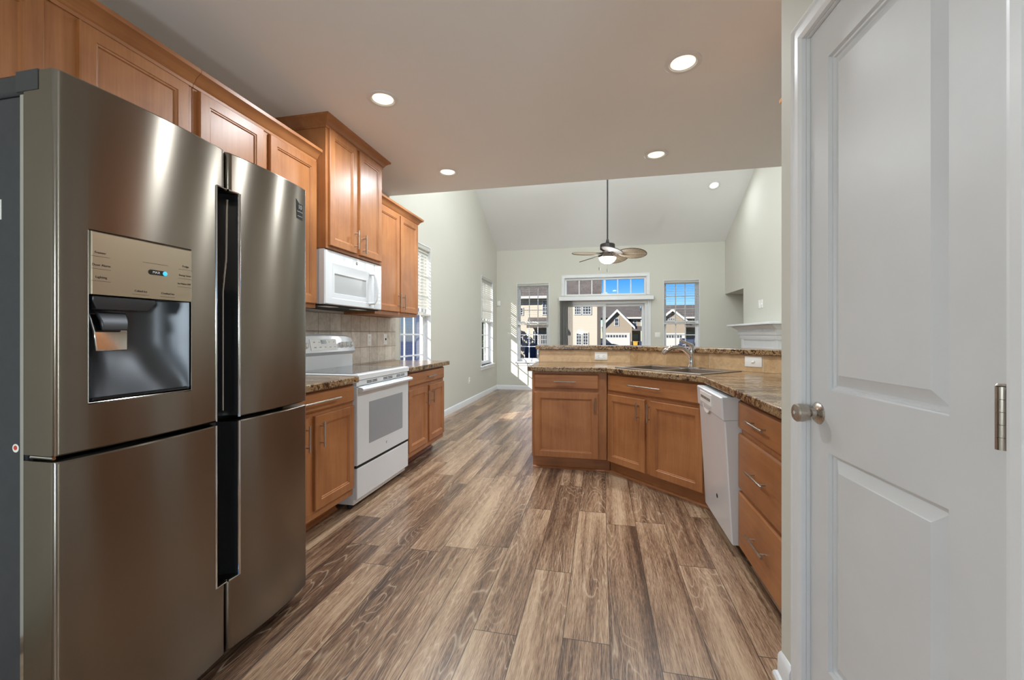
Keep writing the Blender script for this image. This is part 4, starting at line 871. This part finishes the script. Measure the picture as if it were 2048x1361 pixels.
# dining end behind the camera: two unseen pendant globes added as fill light
for i, (x, y) in enumerate(((-0.9, -1.0), (1.2, -1.2))):
    t = thing('fill_pendant', 'unseen white glass pendant globe added for fill light behind the photographer, ' + ('nearer the range wall' if i == 0 else 'nearer the pantry side'), 'lamp', (x, y, 1.40))
    MB().lathe([(0.004, CZ - 1.43), (0.004, 0.24)], n=8).build('cord', M['bronze'], t)
    MB().lathe([(0.05, CZ - 1.401), (0.045, CZ - 1.43)], n=20).build('canopy', M['bronze'], t)
    MB().lathe([(0.03, 0.25), (0.05, 0.22)], n=20).build('socket_cap', M['bronze'], t)
    MB().lathe([(0.05, 0.22), (0.12, 0.17), (0.14, 0.11), (0.12, 0.05), (0.06, 0.01), (0.004, 0.0)], n=28).build('glass_shade', M['globe'], t)
    light('fill_pendant_bulb', 'POINT', (x, y, 1.34), FILL_GLOBE_W, (0.82, 0.93, 1.0), shadow_soft_size=0.14)

# sconces added out of view above the kitchen ceiling edge to brighten the vault
for x, lb in ((-0.6, 'unseen white glass wall sconce added above the kitchen ceiling edge, range side'), (0.8, 'unseen white glass wall sconce added above the kitchen ceiling edge, fireplace side')):
    t = thing('fill_sconce', lb, 'lamp', (x, KE, 3.25))
    MB().lathe([(0.06, 0.0), (0.06, 0.012), (0.02, 0.02), (0.015, 0.09)], n=24, tf=lambda p: (p[0], p[2] + 0.0005, p[1])).build('back_plate', M['nickel'], t)
    MB().lathe([(0.02, -0.02), (0.05, 0.0), (0.085, 0.06), (0.10, 0.13), (0.095, 0.13), (0.045, 0.01)], (0, 0.13, 0), 28, cap1=False).build('glass_shade', M['globe'], t)
    light('fill_sconce_bulb', 'POINT', (x, KE + 0.13, 3.48), 44, WARM, shadow_soft_size=0.06)

# ------------------------------------------------------------------ fireplace mantel
FP = thing('fireplace_mantel', 'white moulded fireplace mantel with dentil trim on the chimney wall', 'mantel', (RWX, 7.60, 0), -90)
# local: x from alcove side (0) towards camera, y into the wall, front -y
mw = 1.48
MB().box(0.0, mw, -0.10, -0.0005, 0.0, 1.16).build('surround', M['trim'], FP, bevel=0.004)
mb = MB()
for a, b, c, d in wall_rects(0, mw, 0.98, 1.16, [(0.12, mw - 0.12, 1.02, 1.12)]): mb.box(a, b, -0.115, -0.10, c, d)
mb.build('frieze_panel', M['trim'], FP, bevel=0.003)
MB().box(0.22, mw - 0.22, -0.101, -0.098, 0.02, 0.86).build('firebox_opening', M['dark'], FP, smooth=False)
MB().sweep([(0.0, 0.0), (0.0, -0.10), (mw, -0.10), (mw, 0.0)], [(0, 1.13), (0.02, 1.13), (0.03, 1.16), (0.03, 1.19), (0.045, 1.20), (0.05, 1.235), (0.05, 1.275), (0.09, 1.30), (0.13, 1.335), (0.15, 1.335), (0.0, 1.335)]).build('crown_moulding', M['trim'], FP, angle=25)
mb = MB()
for k in range(44): mb.box(0.0 + k * 0.0345, 0.017 + k * 0.0345, -0.163, -0.148, 1.25, 1.277)
mb.build('dentil_row', M['trim'], FP, smooth=False)
MB().box(-0.19, mw + 0.17, -0.285, -0.0005, 1.337, 1.368).build('mantel_shelf', M['trim'], FP, bevel=0.008, seg=3)

# ------------------------------------------------------------------ outside
struct('ground_lawn', MB().box(-60, 70, 9.4, 120, -1.2, -0.9), M['grass'], 'sunlit winter lawn outside the windows', 'ground', smooth=False)
struct('ground_side', MB().box(-60, -2.6, -40, 9.4, -1.2, -0.9), M['grass'], 'side yard lawn outside the left wall', 'ground', smooth=False)
struct('road_street', MB().box(-1, 70, 41, 48, -0.9, -0.87), M['asphalt'], 'grey street in front of far houses', 'road', smooth=False)
def pane_grid(parent, x0, x1, z0, z1, y, cols=2, rows=2, fr=0.07):
    """window on a wall facing -y"""
    mb = MB()
    for a, b, c, d in wall_rects(x0, x1, z0, z1, [(x0 + fr, x1 - fr, z0 + fr, z1 - fr)]): mb.box(a, b, y - 0.06, y + 0.02, c, d)
    for k in range(1, cols): x = x0 + (x1 - x0) * k / cols; mb.box(x - 0.018, x + 0.018, y - 0.045, y, z0 + fr, z1 - fr)
    for k in range(1, rows): z = z0 + (z1 - z0) * k / rows; mb.box(x0 + fr, x1 - fr, y - 0.045, y, z - 0.018, z + 0.018)
    f = mb.build('window', M['fence'], parent, smooth=False); MB().box(x0 + fr, x1 - fr, y - 0.02, y - 0.01, z0 + fr, z1 - fr).build('pane', M['pane'], f, smooth=False)
# cream house
H = thing('house', 'cream sided two storey house with brown roof behind the patio door', 'house', (-6, 34, -0.9))
def g(p): return (p[0] + 6, p[1] - 34, p[2] + 0.9)
MB().box(-14, -0.3, 34, 38.4, -0.9, 4.35, tf=g).build('siding_wall', M['cream'], H, smooth=False)
MB().prism([(33.4, 4.25), (39, 4.25), (36.2, 6.5)], -14.5, 0.06, tf=lambda p: g((p[2], p[0], p[1]))).build('roof', M['roof'], H, smooth=False)
MB().box(-0.30, -0.02, 34.0, 38.4, -0.9, 4.35, tf=g).build('corner_trim', M['soffit'], H, smooth=False)
MB().box(-14.5, 0.06, 33.25, 33.42, 4.15, 4.33, tf=g).build('gutter', M['fence'], H, smooth=False)
hp = bpy.data.objects
for x0, x1, z0, z1, cc, rr in ((-2.12, -1.53, 2.80, 3.55, 3, 3), (-1.47, -0.75, 2.80, 3.55, 3, 3), (-1.98, -1.50, 0.35, 1.38, 2, 4), (-1.45, -0.98, 0.35, 1.38, 2, 4), (-4.72, -3.9, 2.80, 4.02, 3, 4), (-6.95, -6.27, 2.80, 3.45, 3, 3), (-6.95, -6.30, 0.38, 1.02, 1, 1)):
    mb = MB(); y = 34.0
    pane_grid(H, *[v for v in (x0 + 6, x1 + 6, z0 + 0.9, z1 + 0.9)], y - 34, cc, rr)
# porch roof and french doors
MB().prism([(33.1, 1.75), (33.1, 2.0), (34, 2.62), (34, 2.32)], -5.85, -3.2, tf=lambda p: g((p[2], p[0], p[1]))).build('porch_roof', M['roof'], H, smooth=False)
for x0, x1 in ((-5.50, -4.92), (-4.85, -4.27)): pane_grid(H, x0 + 6, x1 + 6, -0.3 + 0.9, 1.55 + 0.9, -0.02, 3, 5, 0.06)
mb = MB()
for k in range(9): mb.box(-5.83, -5.70, 33.2, 33.33, -0.8 + k * 0.27, -0.8 + k * 0.27 + 0.25, tf=g)
mb.build('porch_post', M['fence'], H, smooth=False)
MB().box(-8.4, -2.6, 30.0, 34, -0.9, -0.80, tf=g).build('patio_deck', M['deck'], H, smooth=False)
t = thing('deck_railing', 'white railing at the cream house patio', 'railing', (-6.3, 29.9, -0.9))
mb = MB(); mb.box(-0.6, 0.0, 0, 0.06, 0.95, 1.03); mb.box(-0.6, 0.0, 0, 0.06, 0.15, 0.22)
for k in range(5): mb.box(-0.6 + k * 0.14, -0.55 + k * 0.14, 0.01, 0.05, 0.2, 0.95)
mb.build('balusters', M['fence'], t, smooth=False); MB().box(0.0, 0.1, -0.02, 0.08, 0, 1.12).build('post', M['fence'], t, smooth=False)
t = thing('patio_grill', 'dark covered grill standing on the cream house patio', 'grill', (-5.1, 30.8, -0.79))
MB().loft([[(x * s_, y * s_, z) for x, y in ((-0.42, -0.25), (0.42, -0.25), (0.42, 0.25), (-0.42, 0.25))] for s_, z in ((1, 0.25), (1.02, 0.9), (0.9, 1.15), (0.75, 1.25))]).build('cover', M['bindark'], t)
MB().box(-0.36, 0.36, -0.2, 0.2, 0, 0.26).build('cart', M['black'], t)
# beige gabled houses
def gabled(name, label, x0, x1, xr, xc, y, zt, ze, zridge, zeave):
    h = thing(name, label, 'house', (xc, y, -0.9)); q = lambda p: (p[0] - xc, p[1] - y, p[2] + 0.9)
    MB().prism([(x0, -0.9), (x1, -0.9), (x1, ze), (xc, zt), (x0, ze)], y, y + 9, tf=lambda p: q((p[0], p[2], p[1]))).build('gable_wall', M['beige'], h, smooth=False)
    for s_, xe in ((-1, x0), (1, x1)):
        sl_ = (zt - ze) / abs(xc - xe); e = 0.35
        MB().prism([(xc, zt + 0.02), (xe + s_ * e, ze - sl_ * e + 0.02), (xe + s_ * e, ze - sl_ * e + 0.22), (xc, zt + 0.24)], y - 0.4, y + 9, tf=lambda p: q((p[0], p[2], p[1]))).build('roof', M['roof'], h, smooth=False)
        MB().prism([(xc, zt - 0.08), (xe + s_ * e, ze - sl_ * e - 0.08), (xe + s_ * e, ze - sl_ * e + 0.24), (xc, zt + 0.26)], y - 0.46, y - 0.38, tf=lambda p: q((p[0], p[2], p[1]))).build('bargeboard', M['fence'], h, smooth=False)
    MB().box(x1, xr, y + 2.2, y + 9, -0.9, zeave, tf=q).build('side_wall', M['beige'], h, smooth=False)
    MB().prism([(y + 1.7, zeave), (y + 6, zridge), (y + 10.4, zeave)], x0 - 1.5, xr + 0.2, tf=lambda p: q((p[2], p[0], p[1]))).build('main_roof', M['roof'], h, smooth=False)
    MB().box(x1 - 0.8, xr + 0.2, y + 1.6, y + 1.75, zeave - 0.16, zeave + 0.06, tf=q).build('gutter', M['fence'], h, smooth=False)
    return h, q
def garage(h, q, x0, x1, y, zt):
    mb = MB(); mb.box(x0, x1, y - 0.05, y + 0.02, -0.9, zt, tf=q); d = mb.build('garage_door', M['garage'], h, smooth=False)
    mb = MB(); n = 8
    for k in range(n):
        a = x0 + 0.15 + (x1 - x0 - 0.3) * k / n; mb.box(a, a + (x1 - x0 - 0.3) / n * 0.7, y - 0.07, y - 0.04, zt - 0.42, zt - 0.12, tf=q)
    mb.build('garage_lights', M['pane'], d, smooth=False)
    mb = MB(); mb.box(x0 - 0.14, x0, y - 0.08, y, -0.9, zt + 0.14, tf=q); mb.box(x1, x1 + 0.14, y - 0.08, y, -0.9, zt + 0.14, tf=q); mb.box(x0, x1, y - 0.08, y, zt, zt + 0.14, tf=q); mb.build('garage_trim', M['fence'], d, smooth=False)
h, q = gabled('house', 'beige gabled house with white garage seen through the sliding door', 0.15, 3.84, 5.1, 1.995, 55, 4.20, 2.30, 4.95 + 0.35, 3.45)
garage(h, q, 0.3, 3.44, 55, 1.29)
pane_grid(h, 1.66 - 1.995, 2.24 - 1.995, 2.33 + 0.9, 3.35 + 0.9, 0, 1, 2); pane_grid(h, 4.15 - 1.995, 4.65 - 1.995, 2.35 + 0.9, 3.2 + 0.9, 2.2, 1, 2)
MB().prism([(54.4, 1.70), (54.4, 1.9), (57.2, 2.35), (57.2, 2.1)], 3.85, 5.15, tf=lambda p: q((p[2], p[0], p[1]))).build('porch_roof', M['roof'], h, smooth=False)
MB().box(5.0, 5.12, 54.5, 54.62, -0.9, 1.75, tf=q).build('porch_post', M['fence'], h, smooth=False)
MB().box(4.0, 4.9, 57.15, 57.22, -0.9, 1.3, tf=q).build('front_door', M['pane'], h, smooth=False)
MB().box(3.44 + 0.14, 3.84, 54.93, 55.0, -0.9, 0.35, tf=q).build('stone_base', M['soffit'], h, smooth=False)
h, q = gabled('house', 'beige gabled house with garage seen through the right window', 7.0, 10.25, 12.4, 8.65, 55, 4.20, 2.85, 4.95 + 0.35, 3.42)
garage(h, q, 7.2, 10.0, 55, 1.25)
pane_grid(h, 8.15 - 8.65, 9.0 - 8.65, 3.0 + 0.9, 3.3 + 0.9, 0, 3, 1, 0.06)
MB().prism([(54.4, 2.1), (54.4, 2.3), (57.2, 2.75), (57.2, 2.5)], 10.26, 12.3, tf=lambda p: q((p[2], p[0], p[1]))).build('porch_roof', M['roof'], h, smooth=False)
MB().box(10.6, 11.45, 57.15, 57.22, -0.9, 1.6, tf=q).build('front_door', M['pane'], h, smooth=False)
# vehicles and bins
def vehicle(label, loc, rz, col):
    t = thing('car', label, 'car', loc, rz, 'parked dark cars')
    MB().loft([[(x, y, z) for x, z in ((-2.2, 0.35), (2.2, 0.35), (2.25, 0.75), (1.3, 0.98), (-2.2, 1.02))] for y in (-0.88, 0.88)]).build('car_body', col, t, bevel=0.08)
    MB().loft([[(x, y, z) for x, z in ((-2.0, 0.98), (1.1, 0.96), (0.4, 1.55), (-1.7, 1.6))] for y in (-0.78, 0.78)]).build('car_cabin', M['pane'], t, bevel=0.08)
    MB().loft([[(x, y, z) for x, z in ((-1.75, 1.58), (0.42, 1.53), (0.30, 1.62), (-1.6, 1.67))] for y in (-0.74, 0.74)]).build('car_roof', col, t, bevel=0.03)
    for x in (-1.4, 1.4):
        for y in (-0.86, 0.7): MB().tube([(x, y, 0.34), (x, y + 0.18, 0.34)], 0.34, 18).build('wheel', M['black'], t)
    return t
vehicle('dark suv parked before the garage door seen through the sliding door', (0.0, 51.6, -0.87), 20, M['car'])
vehicle('dark car parked in front of the garage seen through right window', (9.9, 51.0, -0.87), 70, M['car'])
def trash(label, loc, mat):
    t = thing('trash_bin', label, 'bin', loc, 0, 'trash bins by the garages')
    MB().loft([[(x * s_, y * s_, z) for x, y in ((-0.26, -0.3), (0.26, -0.3), (0.26, 0.3), (-0.26, 0.3))] for s_, z in ((0.8, 0), (1, 1.0))]).build('bin_body', mat, t, bevel=0.03)
    MB().box(-0.29, 0.29, -0.33, 0.33, 1.0, 1.1).build('lid', mat, t, bevel=0.03); return t
trash('yellow bin beside the garage seen through the sliding door', (4.15, 53.6, -0.7), M['bin'])
trash('dark blue bin beside the yellow bin at sliding door view', (4.75, 53.8, -0.7), M['bindark'])
trash('yellow bin beside the garage seen through right window', (11.35, 54.2, -0.7), M['bin'])
# neighbour house beyond the left wall, shrubs
h = thing('house', 'pale lilac sided neighbour house seen under the wall cabinets', 'house', (-12, 15, -0.9))
MB().box(-4.0, 3.6, -6, 6.6, 0, 6).build('siding_wall', M['lilac'], h, smooth=False)
MB().prism([(-4.6, 5.9), (4.2, 5.9), (-0.2, 8.5)], -6.5, 7.0, tf=lambda p: (p[0], p[2], p[1])).build('roof', M['roof'], h, smooth=False)
mb = MB(); mb.box(3.6, 3.66, 0.2, 1.3, 1.2, 3.0); mb.build('window', M['pane'], h, smooth=False)
def shrub(label, loc, s):
    t = thing('shrub', label, 'shrub', loc, 0, 'green shrubs outside left wall'); mb = MB(); rnd = random.Random(int(loc[1] * 10))
    for k in range(420):
        a, b = rnd.uniform(0, 6.283), rnd.uniform(-0.4, 1.4); r = s * rnd.uniform(0.55, 1.0)
        c = Vector((r * math.cos(a) * math.cos(b), r * math.sin(a) * math.cos(b), s * 0.7 + r * math.sin(b) * 1.4)); d = Vector((rnd.uniform(-1, 1), rnd.uniform(-1, 1), rnd.uniform(-1, 1))).normalized() * 0.14 * s; e = d.orthogonal().normalized() * 0.07 * s
        mb.add([c - d, c + e, c + d, c - e], [(0, 1, 2, 3)])
    mb.build('foliage', M['leaf'], t, smooth=False); MB().tube([(0, 0, 0), (0, 0, s)], 0.06, 8).build('stem', M['deck'], t); return t
shrub('tall green shrub in the side yard beyond the neighbour house', (-8.2, 27.0, -0.9), 1.6)
shrub('round green shrub farther back in the side yard', (-8.6, 32.0, -0.9), 1.9)
shrub('green shrub at the neighbour house corner', (-7.0, 21.6, -0.9), 0.9)
